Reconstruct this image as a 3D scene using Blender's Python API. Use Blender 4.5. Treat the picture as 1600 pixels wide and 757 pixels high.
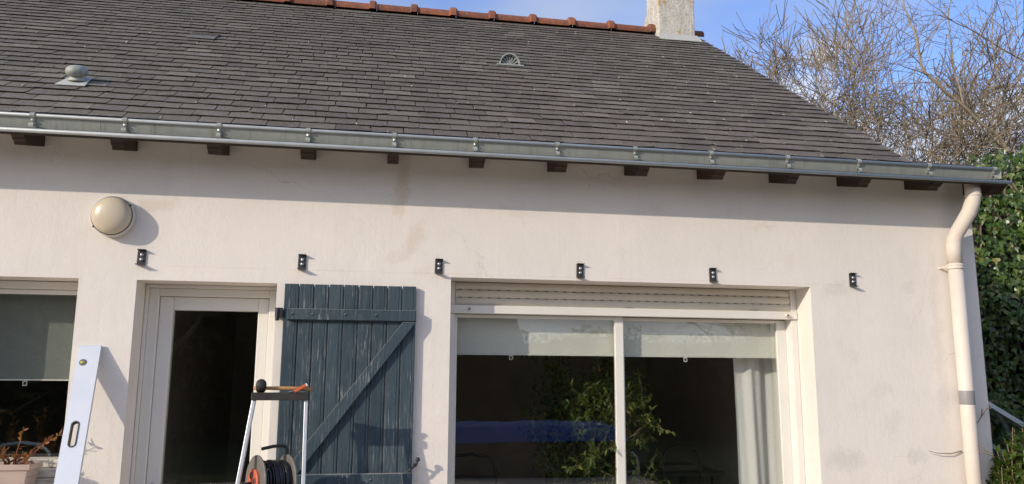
import bpy, bmesh, math, random
from mathutils import Vector, Matrix

for o in list(bpy.data.objects): bpy.data.objects.remove(o)
SC = bpy.context.scene
COL = SC.collection
rad = math.radians
V = Vector

# ---------------------------------------------------------------- camera
CAM_POS = V((0.0, -5.2, 1.62))
RT = V((0.98516, -0.17154, 0.00566)); UP = V((-0.03429, -0.16439, 0.9858)); FW = V((0.16817, 0.97137, 0.16783))
cd = bpy.data.cameras.new('camera'); cam = bpy.data.objects.new('camera', cd); COL.objects.link(cam)
m = Matrix.Identity(4)
for i in range(3):
    m[i][0] = RT[i]; m[i][1] = UP[i]; m[i][2] = -FW[i]; m[i][3] = CAM_POS[i]
cam.matrix_world = m
cd.sensor_width = 36.0; cd.lens = 36.0 * 1250 / 1600; cd.clip_start = 0.05; cd.clip_end = 800
SC.camera = cam
FPX = 1250.0
def to_px(p):
    d = V(p) - CAM_POS; z = d.dot(FW)
    if z < 0.05: return None
    return 800 + FPX * d.dot(RT) / z, 378.5 - FPX * d.dot(UP) / z, z

# ---------------------------------------------------------------- light
SUN_T = V((1.72, 1.0, -0.755)).normalized()          # direction the light travels
elev = math.asin(-SUN_T.z); rot = math.atan2(-SUN_T.x, -SUN_T.y)
w = bpy.data.worlds.new('World'); SC.world = w; w.use_nodes = True
nt = w.node_tree; nt.nodes.clear()
def N(t, x=0, y=0, tree=None, **kw):
    n = (tree or nt).nodes.new(t)
    for k, v in kw.items(): setattr(n, k, v)
    return n
out = N('ShaderNodeOutputWorld'); bg = N('ShaderNodeBackground'); sky = N('ShaderNodeTexSky')
sky.sky_type = 'NISHITA'; sky.sun_disc = False; sky.sun_elevation = elev; sky.sun_rotation = rot
sky.air_density = 1.0; sky.dust_density = 1.6; sky.ozone_density = 3.5
L = nt.links.new
hs = N('ShaderNodeHueSaturation'); hs.inputs['Saturation'].default_value = 1.08; hs.inputs['Value'].default_value = 1.35; hs.inputs['Hue'].default_value = 0.515
L(sky.outputs[0], hs.inputs['Color'])
tc = N('ShaderNodeTexCoord'); sz_ = N('ShaderNodeSeparateXYZ'); L(tc.outputs['Generated'], sz_.inputs[0])
def cloud_noise(loc, scale, sc, detail, rough):
    mp = N('ShaderNodeMapping'); nz = N('ShaderNodeTexNoise'); mp.inputs['Location'].default_value = loc; mp.inputs['Scale'].default_value = scale
    nz.inputs['Scale'].default_value = sc; nz.inputs['Detail'].default_value = detail; nz.inputs['Roughness'].default_value = rough
    L(tc.outputs['Generated'], mp.inputs[0]); L(mp.outputs[0], nz.inputs['Vector']); return nz.outputs[0]
def ramp2(v, a, b):
    r = N('ShaderNodeMapRange', interpolation_type='SMOOTHSTEP'); r.inputs[1].default_value = a; r.inputs[2].default_value = b; L(v, r.inputs[0]); return r.outputs[0]
def mth(op, a, b):
    m_ = N('ShaderNodeMath', operation=op)
    for k, v in enumerate((a, b)):
        if isinstance(v, (int, float)): m_.inputs[k].default_value = v
        else: L(v, m_.inputs[k])
    return m_.outputs[0]
# thin high veil, and a bank of cumulus low all round the horizon
veil = mth('MULTIPLY', ramp2(cloud_noise((2.2, 1.2, 0.4), (1.0, 1.0, 1.9), 1.7, 5, 0.5), 0.40, 0.62), 0.80)
bank = ramp2(mth('SUBTRACT', mth('ADD', mth('MULTIPLY', cloud_noise((0.8, 3.1, 0.2), (1.0, 1.0, 1.5), 5.0, 7, 0.55), 0.42), 0.132), sz_.outputs[2]), -0.012, 0.05)
m1 = N('ShaderNodeMix', data_type='RGBA'); m1.inputs[7].default_value = (2.5, 2.95, 3.9, 1); L(veil, m1.inputs[0]); L(hs.outputs[0], m1.inputs[6])
bc = N('ShaderNodeMix', data_type='RGBA'); bc.inputs[6].default_value = (2.6, 2.9, 3.8, 1); bc.inputs[7].default_value = (4.4, 4.7, 5.4, 1)
L(ramp2(cloud_noise((0.1, 0.7, 0.9), (1, 1, 2), 4.0, 6, 0.55), 0.35, 0.62), bc.inputs[0])
m2 = N('ShaderNodeMix', data_type='RGBA'); L(mth('MULTIPLY', bank, 0.92), m2.inputs[0]); L(m1.outputs[2], m2.inputs[6]); L(bc.outputs[2], m2.inputs[7])
L(m2.outputs[2], bg.inputs[0]); L(bg.outputs[0], out.inputs[0])
bg.inputs[1].default_value = 0.14
sd = bpy.data.lights.new('sun', 'SUN'); sun = bpy.data.objects.new('sun', sd); COL.objects.link(sun)
sd.energy = 2.4; sd.angle = rad(0.5); sd.color = (1.0, 0.88, 0.715)
sun.rotation_euler = SUN_T.to_track_quat('-Z', 'Y').to_euler(); sun.location = (-8, -8, 9)
SC.view_settings.view_transform = 'Standard'; SC.view_settings.look = 'None'
SC.view_settings.exposure = 0.51; SC.view_settings.gamma = 1.0; SC.view_settings.use_curve_mapping = False

# ---------------------------------------------------------------- materials
def rgba(c): return (c[0], c[1], c[2], 1)
class G:
    """small node graph helper"""
    def __init__(s, name):
        s.m = bpy.data.materials.new(name); s.m.use_nodes = True; s.t = s.m.node_tree
        s.b = s.t.nodes['Principled BSDF']; s.o = s.t.nodes['Material Output']
    def n(s, t, **kw):
        n = s.t.nodes.new(t)
        for k, v in kw.items(): setattr(n, k, v)
        return n
    def l(s, a, b): s.t.links.new(a, b)
    def pos(s, scale=(1, 1, 1), obj=False):
        c = s.n('ShaderNodeTexCoord') if obj else s.n('ShaderNodeNewGeometry')
        mp = s.n('ShaderNodeMapping'); mp.inputs['Scale'].default_value = scale
        s.l(c.outputs['Object' if obj else 'Position'], mp.inputs[0]); return mp.outputs[0]
    def noise(s, vec, scale, detail=4, rough=0.55):
        n = s.n('ShaderNodeTexNoise'); n.inputs['Scale'].default_value = scale
        n.inputs['Detail'].default_value = detail; n.inputs['Roughness'].default_value = rough
        s.l(vec, n.inputs['Vector']); return n.outputs[0]
    def ramp(s, v, stops):
        r = s.n('ShaderNodeValToRGB'); e = r.color_ramp.elements
        while len(e) < len(stops): e.new(0.5)
        for k, (p, c) in enumerate(stops):
            e[k].position = p; e[k].color = rgba(c) if not isinstance(c, (int, float)) else (c, c, c, 1)
        s.l(v, r.inputs[0]); return r.outputs[0]
    def mix(s, fac, a, b, mode='MIX'):
        x = s.n('ShaderNodeMix', data_type='RGBA', blend_type=mode)
        for k, v in ((0, fac), (6, a), (7, b)):
            if isinstance(v, (int, float)): x.inputs[k].default_value = v
            elif isinstance(v, tuple): x.inputs[k].default_value = rgba(v)
            else: s.l(v, x.inputs[k])
        return x.outputs[2]
    def math(s, op, a, b=0.0, c=0.0):
        x = s.n('ShaderNodeMath', operation=op)
        for k, v in enumerate((a, b, c)):
            if isinstance(v, (int, float)): x.inputs[k].default_value = v
            else: s.l(v, x.inputs[k])
        return x.outputs[0]
    def attr(s, name='rnd'):
        a = s.n('ShaderNodeAttribute', attribute_name=name); return a.outputs['Fac']
    def bump(s, h, strength=0.3, dist=0.01, prev=None):
        b = s.n('ShaderNodeBump'); b.inputs['Strength'].default_value = strength; b.inputs['Distance'].default_value = dist
        s.l(h, b.inputs['Height'])
        if prev is not None: s.l(prev, b.inputs['Normal'])
        return b.outputs[0]
    def fin(s, col=None, rough=None, normal=None, metal=0.0, spec=0.5):
        for k, v in (('Base Color', col), ('Roughness', rough), ('Normal', normal)):
            if v is None: continue
            if isinstance(v, (int, float)): s.b.inputs[k].default_value = v
            elif isinstance(v, tuple): s.b.inputs[k].default_value = rgba(v)
            else: s.l(v, s.b.inputs[k])
        s.b.inputs['Metallic'].default_value = metal; s.b.inputs['Specular IOR Level'].default_value = spec
        return s.m

def simple(name, c1, c2, scale=12, rough=0.5, bump=0.1, bscale=80, metal=0.0, obj=True, stretch=(1, 1, 1), spec=0.5):
    g = G(name); p = g.pos(stretch, obj)
    n = g.noise(p, scale, 6, 0.6)
    col = g.mix(g.ramp(n, [(0.3, 0.0), (0.7, 1.0)]), c1, c2)
    r = g.math('MULTIPLY_ADD', n, 0.25, rough - 0.12)
    return g.fin(col, r, g.bump(g.noise(p, bscale, 4), bump, 0.004) if bump else None, metal, spec)

def make_plaster():
    g = G('plaster'); p = g.pos()
    big = g.noise(p, 1.1, 5, 0.6); mid = g.noise(p, 5.0, 6, 0.65); fine = g.noise(p, 60, 5, 0.7); fine2 = g.noise(p, 180, 3, 0.6)
    col = g.mix(g.ramp(big, [(0.35, 0.0), (0.68, 1.0)]), (0.80, 0.748, 0.685), (0.735, 0.688, 0.625))
    col = g.mix(g.math('MULTIPLY', g.ramp(mid, [(0.55, 0.0), (0.78, 1.0)]), 0.35), col, (0.66, 0.60, 0.53))
    sep = g.n('ShaderNodeSeparateXYZ'); g.l(p, sep.inputs[0])
    X, Z = sep.outputs[0], sep.outputs[2]
    wob = g.math('MULTIPLY', g.math('SUBTRACT', g.noise(p, 9, 5, 0.7), 0.5), 0.22)
    def stain(col, x, z, rx, rz, tint, amt, slant=0.0):
        dx = g.math('ADD', g.math('SUBTRACT', X, x), wob)
        if slant: dx = g.math('ADD', dx, g.math('MULTIPLY', g.math('SUBTRACT', Z, z), slant))
        dz = g.math('ADD', g.math('SUBTRACT', Z, z), wob)
        d = g.math('ADD', g.math('POWER', g.math('ABSOLUTE', g.math('DIVIDE', dx, rx)), 2.0), g.math('POWER', g.math('ABSOLUTE', g.math('DIVIDE', dz, rz)), 2.0))
        mask = g.ramp(d, [(0.15, 1.0), (1.15, 0.0)]); amt = amt * 0.66
        return g.mix(g.math('MULTIPLY', g.math('MULTIPLY', mask, amt), g.ramp(fine, [(0.3, 0.55), (0.6, 1.0)])), col, tint)
    tan = (0.56, 0.44, 0.32); grey = (0.50, 0.47, 0.43)
    for a in ((0.16, 2.86, 0.06, 0.26, tan, 0.75, -0.05), (0.24, 2.50, 0.07, 0.16, tan, 0.55, -0.3), (0.13, 2.39, 0.07, 0.05, tan, 0.35),
              (-1.36, 2.68, 0.15, 0.06, tan, 0.5), (0.30, 2.30, 0.06, 0.05, tan, 0.3), (2.72, 2.69, 0.10, 0.035, tan, 0.5), (2.9, 2.45, 0.06, 0.05, tan, 0.2),
              (3.24, 2.26, 0.13, 0.06, grey, 0.5, -0.5), (3.83, 2.28, 0.075, 0.05, grey, 0.4), (3.24, 1.08, 0.19, 0.09, grey, 0.55),
              (3.78, 1.10, 0.10, 0.07, grey, 0.5), (3.55, 1.55, 0.10, 0.06, grey, 0.28), (3.35, 1.78, 0.05, 0.10, grey, 0.22),
              (3.62, 1.32, 0.08, 0.10, grey, 0.25), (4.03, 1.9, 0.05, 0.9, grey, 0.35), (0.9, 2.72, 0.4, 0.03, tan, 0.18), (1.75, 2.78, 0.3, 0.05, tan, 0.12)):
        col = stain(col, *a)
    line = g.ramp(g.math('ABSOLUTE', g.math('SUBTRACT', Z, 2.292)), [(0.0, 1.0), (0.006, 0.0)])
    inx = g.math('MULTIPLY', g.math('GREATER_THAN', X, -1.35), g.math('LESS_THAN', X, 3.3))
    col = g.mix(g.math('MULTIPLY', g.math('MULTIPLY', line, inx), g.ramp(mid, [(0.35, 0.0), (0.7, 0.5)])), col, (0.55, 0.45, 0.40))
    trow = g.noise(g.pos((1.0, 1.0, 0.45)), 22, 4, 0.6)
    vo = g.n('ShaderNodeTexVoronoi', feature='DISTANCE_TO_EDGE'); vo.inputs['Scale'].default_value = 0.9
    wv = g.n('ShaderNodeVectorMath', operation='ADD'); nzc = g.n('ShaderNodeTexNoise'); nzc.inputs['Scale'].default_value = 4.0; nzc.inputs['Detail'].default_value = 5; g.l(p, nzc.inputs['Vector'])
    vsc = g.n('ShaderNodeVectorMath', operation='SCALE'); vsc.inputs['Scale'].default_value = 0.35; g.l(nzc.outputs['Color'], vsc.inputs[0]); g.l(p, wv.inputs[0]); g.l(vsc.outputs[0], wv.inputs[1]); g.l(wv.outputs[0], vo.inputs['Vector'])
    crack = g.math('MULTIPLY', g.ramp(vo.outputs['Distance'], [(0.0, 1.0), (0.0035, 0.0)]), g.ramp(g.noise(p, 0.8, 2), [(0.5, 0.0), (0.62, 0.5)]))
    col = g.mix(crack, col, (0.42, 0.36, 0.30))
    drip = g.math('MULTIPLY', g.ramp(g.noise(g.pos((7.0, 1.0, 0.35)), 3.0, 5, 0.65), [(0.56, 0.0), (0.72, 0.28)]), 0.6)
    col = g.mix(drip, col, (0.60, 0.52, 0.42))
    b1 = g.bump(trow, 0.13, 0.012, g.bump(mid, 0.18, 0.02)); b2 = g.bump(fine, 0.30, 0.006, b1); b3 = g.bump(fine2, 0.12, 0.003, b2)
    return g.fin(col, 0.9, b3, 0, 0.2)

def make_slate():
    g = G('slate'); a = g.attr(); p = g.pos(); po = g.pos((1, 1, 1), True)
    n1 = g.noise(p, 7, 6, 0.65); n2 = g.noise(p, 45, 5, 0.7); big = g.noise(p, 0.75, 3, 0.5)
    base = g.ramp(a, [(0.0, (0.085, 0.072, 0.059)), (0.25, (0.112, 0.096, 0.078)), (0.7, (0.130, 0.112, 0.092)), (0.93, (0.150, 0.130, 0.107)), (1.0, (0.20, 0.176, 0.146))])
    warm = g.mix(g.ramp(big, [(0.38, 0.0), (0.62, 1.0)]), (0.98, 1.03, 0.93), (1.07, 0.99, 0.93))
    col = g.mix(1.0, base, warm, 'MULTIPLY')
    col = g.mix(g.math('MULTIPLY', g.ramp(n1, [(0.35, 0.0), (0.75, 1.0)]), 0.6), col, (0.205, 0.180, 0.148))
    lich = g.ramp(g.noise(p, 26, 3, 0.6), [(0.63, 0.0), (0.70, 1.0)])
    lich2 = g.ramp(g.noise(p, 2.0, 2, 0.5), [(0.42, 0.0), (0.62, 1.0)])
    col = g.mix(g.math('MULTIPLY', g.math('MULTIPLY', lich, lich2), 0.7), col, (0.34, 0.32, 0.27))
    n3 = g.noise(p, 110, 4, 0.75)
    col = g.mix(g.ramp(n3, [(0.56, 0.0), (0.68, 0.55)]), col, (0.29, 0.265, 0.225))
    col = g.mix(g.ramp(n2, [(0.30, 0.75), (0.50, 0.0)]), col, (0.045, 0.04, 0.033))
    return g.fin(col, 0.72, g.bump(n2, 0.35, 0.004, g.bump(n1, 0.3, 0.01)), 0, 0.35)

def make_wood_paint():
    g = G('blue_grey_paint'); a = g.attr(); p = g.pos((1, 1, 0.06)); q = g.pos((1, 1, 0.5))
    grain = g.noise(p, 130, 6, 0.7); grain2 = g.noise(p, 45, 5, 0.7); mot = g.noise(q, 10, 5, 0.6)
    base = g.mix(a, (0.024, 0.044, 0.060), (0.040, 0.066, 0.085))
    base = g.mix(g.math('MULTIPLY', g.ramp(mot, [(0.35, 0.0), (0.75, 1.0)]), 0.5), base, (0.075, 0.105, 0.125))
    wear = g.math('MULTIPLY', g.ramp(grain, [(0.54, 0.0), (0.64, 1.0)]), g.ramp(g.noise(q, 4.2, 5, 0.7), [(0.47, 0.0), (0.60, 1.0)]))
    col = g.mix(g.math('MULTIPLY', wear, 0.75), base, (0.30, 0.31, 0.30))
    geo = g.n('ShaderNodeNewGeometry'); sx_ = g.n('ShaderNodeSeparateXYZ'); g.l(geo.outputs['True Normal'], sx_.inputs[0])
    upw = g.math('MULTIPLY', g.ramp(sx_.outputs[2], [(0.35, 0.0), (0.6, 1.0)]), g.ramp(mot, [(0.25, 0.55), (0.55, 1.0)]))
    col = g.mix(upw, col, (0.30, 0.29, 0.26))
    return g.fin(col, 0.6, g.bump(grain, 0.6, 0.005, g.bump(grain2, 0.5, 0.008)), 0, 0.3)

def make_glass():
    g = G('window_glass'); t = g.t; t.nodes.remove(g.b)
    tr = g.n('ShaderNodeBsdfTransparent'); tr.inputs[0].default_value = (0.955, 0.965, 0.955, 1)
    gl = g.n('ShaderNodeBsdfGlossy'); gl.inputs['Roughness'].default_value = 0.0
    p = g.pos(); bm = g.bump(g.noise(p, 1.6, 2, 0.4), 0.05, 0.02); g.l(bm, gl.inputs['Normal'])
    lw = g.n('ShaderNodeLayerWeight'); lw.inputs[0].default_value = 0.5
    fr = g.math('MULTIPLY_ADD', g.math('POWER', lw.outputs['Facing'], 5.0), 0.92, 0.075)      # Schlick, the same from both sides
    ms = g.n('ShaderNodeMixShader'); g.l(fr, ms.inputs[0]); g.l(tr.outputs[0], ms.inputs[1]); g.l(gl.outputs[0], ms.inputs[2])
    g.l(ms.outputs[0], g.o.inputs[0]); return g.m

def make_fabric(name, c, trans=0.25, transl=0.35, weave=900):
    g = G(name); g.t.nodes.remove(g.b); p = g.pos()
    df = g.n('ShaderNodeBsdfDiffuse'); tl = g.n('ShaderNodeBsdfTranslucent'); tr = g.n('ShaderNodeBsdfTransparent')
    col = g.mix(g.noise(p, 40, 3), c, tuple(x * 0.93 for x in c))
    g.l(col, df.inputs[0]); g.l(col, tl.inputs[0])
    a = g.n('ShaderNodeMixShader'); a.inputs[0].default_value = transl; g.l(df.outputs[0], a.inputs[1]); g.l(tl.outputs[0], a.inputs[2])
    b = g.n('ShaderNodeMixShader'); b.inputs[0].default_value = trans; g.l(a.outputs[0], b.inputs[1]); g.l(tr.outputs[0], b.inputs[2])
    g.l(b.outputs[0], g.o.inputs[0]); return g.m

def make_leaf(name, stops, rough=0.4, spec=0.5, transl=0.25):
    g = G(name); a = g.attr(); p = g.pos()
    col = g.ramp(a, stops); col = g.mix(g.math('MULTIPLY', g.noise(p, 30, 3), 0.5), col, tuple(0.6 * x for x in stops[0][1]))
    g.fin(col, rough, None, 0, spec)
    tl = g.n('ShaderNodeBsdfTranslucent'); g.l(g.mix(0.5, col, (0.25, 0.32, 0.03)), tl.inputs[0])
    ms = g.n('ShaderNodeMixShader'); ms.inputs[0].default_value = transl
    g.l(g.b.outputs[0], ms.inputs[1]); g.l(tl.outputs[0], ms.inputs[2]); g.l(ms.outputs[0], g.o.inputs[0]); return g.m

def make_chimney():
    g = G('chimney_render'); p = g.pos((1, 1, 0.35)); q = g.pos()
    st = g.noise(p, 14, 6, 0.7); n = g.noise(q, 30, 6, 0.7)
    col = g.mix(g.ramp(st, [(0.35, 0.0), (0.65, 1.0)]), (0.68, 0.65, 0.58), (0.47, 0.43, 0.36))
    col = g.mix(g.ramp(n, [(0.56, 0.0), (0.66, 1.0)]), col, (0.20, 0.17, 0.13))
    col = g.mix(g.math('MULTIPLY', g.ramp(g.noise(p, 9, 4, 0.6), [(0.60, 0.0), (0.68, 1.0)]), 0.8), col, (0.45, 0.29, 0.08))
    return g.fin(col, 0.9, g.bump(n, 0.7, 0.02), 0, 0.2)

def make_terracotta():
    g = G('terracotta'); p = g.pos(); a = g.attr()
    n = g.noise(p, 11, 6, 0.7); n2 = g.noise(p, 40, 5, 0.7)
    col = g.mix(a, (0.22, 0.075, 0.040), (0.36, 0.125, 0.062))
    col = g.mix(g.ramp(n, [(0.40, 0.0), (0.64, 0.85)]), col, (0.12, 0.066, 0.05))
    col = g.mix(g.ramp(n2, [(0.60, 0.0), (0.70, 1.0)]), col, (0.46, 0.25, 0.14))
    return g.fin(col, 0.8, g.bump(n2, 0.5, 0.008), 0, 0.3)

def make_zinc():
    g = G('zinc'); p = g.pos((0.6, 1, 2)); q = g.pos()
    n = g.noise(p, 6, 5, 0.65); n2 = g.noise(q, 60, 4, 0.6)
    col = g.mix(g.ramp(n, [(0.3, 0.0), (0.7, 1.0)]), (0.29, 0.31, 0.275), (0.385, 0.40, 0.36))
    col = g.mix(g.ramp(n2, [(0.62, 0.0), (0.75, 0.5)]), col, (0.44, 0.45, 0.42))
    st = g.noise(g.pos((9, 1, 0.7)), 3.0, 5, 0.7)
    col = g.mix(g.ramp(st, [(0.5, 0.0), (0.72, 0.65)]), col, (0.20, 0.195, 0.165))
    return g.fin(col, 0.6, g.bump(g.noise(q, 3, 3), 0.3, 0.03, g.bump(n2, 0.15, 0.004)), 0.1, 0.35)

def make_ground():
    g = G('lawn'); p = g.pos(); n = g.noise(p, 3, 6, 0.7); n2 = g.noise(p, 90, 3, 0.7)
    col = g.mix(n, (0.035, 0.06, 0.015), (0.07, 0.095, 0.03)); col = g.mix(g.math('MULTIPLY', n2, 0.6), col, (0.06, 0.07, 0.03))
    return g.fin(col, 0.95, g.bump(n2, 0.8, 0.03), 0, 0.2)

M = dict(
    plaster=make_plaster(), slate=make_slate(), paint=make_wood_paint(), glass=make_glass(), chimney=make_chimney(), terracotta=make_terracotta(),
    zinc=make_zinc(), lawn=make_ground(),
    zincrod=simple('zinc_rod', (0.36, 0.39, 0.39), (0.45, 0.475, 0.47), 9, 0.45, 0.05, 60, 0.15),
    deck=simple('roof_deck', (0.045, 0.035, 0.028), (0.07, 0.055, 0.04), 10, 0.9, 0.2),
    rafter=simple('rafter_wood', (0.034, 0.018, 0.013), (0.060, 0.032, 0.020), 14, 0.75, 0.4, 60, stretch=(1, 0.2, 1)),
    brick=simple('bare_brick_edge', (0.20, 0.075, 0.045), (0.13, 0.055, 0.035), 22, 0.9, 0.6, 40),
    pvc=simple('white_plastic', (0.76, 0.74, 0.68), (0.70, 0.68, 0.63), 3, 0.38, 0.02, 40),
    pvcold=simple('cream_slat_plastic', (0.70, 0.65, 0.55), (0.63, 0.58, 0.48), 4, 0.45, 0.05, 60),
    flaky=simple('flaky_white_paint', (0.70, 0.67, 0.58), (0.38, 0.33, 0.25), 35, 0.8, 0.5, 60, stretch=(0.3, 1, 1)),
    pipe=simple('painted_downpipe', (0.71, 0.635, 0.56), (0.64, 0.56, 0.48), 6, 0.6, 0.15, 70),
    tape=simple('grey_band', (0.23, 0.22, 0.22), (0.28, 0.27, 0.27), 10, 0.5, 0.05),
    black=simple('black_metal', (0.012, 0.012, 0.013), (0.03, 0.03, 0.032), 20, 0.45, 0.1, 90),
    anthracite=simple('anthracite_metal', (0.030, 0.030, 0.031), (0.05, 0.05, 0.05), 20, 0.45, 0.08, 90),
    bolt=simple('bolt_steel', (0.50, 0.51, 0.53), (0.60, 0.61, 0.63), 20, 0.3, 0.0, 50, 0.8),
    alu=simple('brushed_aluminium', (0.58, 0.60, 0.63), (0.68, 0.70, 0.72), 8, 0.38, 0.05, 120, 0.55),
    alulevel=simple('anodised_level', (0.60, 0.645, 0.71), (0.655, 0.695, 0.75), 5, 0.5, 0.02, 120, 0.1),
    rubber=simple('black_rubber', (0.014, 0.014, 0.013), (0.035, 0.034, 0.03), 15, 0.6, 0.15, 70),
    cable=simple('black_cable', (0.010, 0.010, 0.014), (0.018, 0.018, 0.024), 15, 0.4, 0.02, 70),
    handlewood=simple('ash_handle', (0.46, 0.25, 0.10), (0.36, 0.18, 0.065), 12, 0.55, 0.15, 60, stretch=(0.15, 1, 1)),
    orange=simple('orange_plastic', (0.62, 0.12, 0.025), (0.52, 0.09, 0.02), 12, 0.4, 0.02, 60),
    coral=simple('coral_plastic', (0.55, 0.13, 0.075), (0.44, 0.10, 0.06), 12, 0.45, 0.05, 60),
    reelgrey=simple('reel_grey', (0.16, 0.145, 0.125), (0.11, 0.10, 0.09), 25, 0.6, 0.15, 60),
    vial=simple('vial_yellow', (0.55, 0.60, 0.12), (0.45, 0.50, 0.08), 12, 0.2, 0.0),
    opal=simple('opal_lamp_glass', (0.63, 0.545, 0.41), (0.55, 0.465, 0.34), 5, 0.30, 0.02, 30),
    lampring=simple('lamp_ring', (0.66, 0.64, 0.60), (0.58, 0.56, 0.52), 8, 0.4, 0.05),
    pot=simple('planter_plastic', (0.50, 0.39, 0.32), (0.42, 0.32, 0.26), 9, 0.6, 0.1, 40),
    soil=simple('soil', (0.03, 0.02, 0.014), (0.05, 0.035, 0.022), 40, 0.95, 0.8, 40),
    bark=simple('bark', (0.13, 0.10, 0.070), (0.21, 0.17, 0.12), 9, 0.9, 0.5, 50, obj=False),
    bark2=simple('pale_bark', (0.27, 0.22, 0.15), (0.38, 0.31, 0.21), 7, 0.85, 0.4, 50, obj=False),
    twig=simple('twig_bark', (0.13, 0.10, 0.066), (0.29, 0.225, 0.14), 3, 0.85, 0.0, 50, obj=False),
    stem=simple('plant_stem', (0.22, 0.17, 0.10), (0.16, 0.12, 0.07), 20, 0.7, 0.2),
    redstem=simple('red_stem', (0.28, 0.10, 0.05), (0.20, 0.07, 0.035), 20, 0.6, 0.1),
    ivy=make_leaf('ivy_leaf', [(0.0, (0.030, 0.062, 0.012)), (0.6, (0.080, 0.145, 0.025)), (0.95, (0.17, 0.22, 0.045)), (1.0, (0.26, 0.22, 0.06))], 0.35, 0.55, 0.15),
    laurel=make_leaf('laurel_leaf', [(0.0, (0.035, 0.075, 0.010)), (0.6, (0.075, 0.12, 0.018)), (1.0, (0.13, 0.16, 0.03))], 0.35, 0.5, 0.3),
    ficus=make_leaf('fig_leaf', [(0.0, (0.040, 0.085, 0.014)), (0.7, (0.10, 0.15, 0.025)), (1.0, (0.20, 0.18, 0.03))], 0.4, 0.4, 0.35),
    redleaf=make_leaf('russet_leaf', [(0.0, (0.22, 0.065, 0.03)), (0.6, (0.40, 0.14, 0.06)), (1.0, (0.52, 0.28, 0.12))], 0.5, 0.3, 0.3),
    hedgeleaf=make_leaf('hedge_leaf', [(0.0, (0.035, 0.06, 0.016)), (1.0, (0.10, 0.14, 0.04))], 0.5, 0.3, 0.2),
    innerwall=simple('interior_wall', (0.62, 0.57, 0.50), (0.52, 0.47, 0.41), 5, 0.9, 0.4, 12),
    ceiling=simple('interior_ceiling', (0.45, 0.43, 0.40), (0.40, 0.38, 0.35), 3, 0.9, 0.0),
    floor=simple('interior_floor', (0.20, 0.12, 0.075), (0.15, 0.085, 0.055), 4, 0.5, 0.1),
    furniture=simple('dark_furniture', (0.022, 0.018, 0.015), (0.035, 0.028, 0.022), 12, 0.45, 0.1),
    greyplastic=simple('pale_chair', (0.35, 0.40, 0.45), (0.30, 0.34, 0.39), 12, 0.5, 0.0),
    blind=make_fabric('blind_fabric', (0.88, 0.88, 0.80), 0.04, 0.12),
    blinddark=make_fabric('blind_fabric_green', (0.36, 0.39, 0.36), 0.08, 0.3),
    curtain=make_fabric('curtain_voile', (0.92, 0.915, 0.89), 0.04, 0.22),
    tarp=simple('blue_tarpaulin', (0.03, 0.085, 0.34), (0.05, 0.13, 0.46), 3, 0.45, 0.5, 6),
    paving=simple('terrace_paving', (0.58, 0.48, 0.37), (0.50, 0.41, 0.31), 5, 0.85, 0.3, 60),
    farwall=simple('far_house_wall', (0.62, 0.58, 0.52), (0.55, 0.51, 0.46), 2, 0.9, 0.2),
    farroof=simple('far_house_roof', (0.10, 0.09, 0.085), (0.13, 0.115, 0.105), 5, 0.8, 0.3),
)

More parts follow.
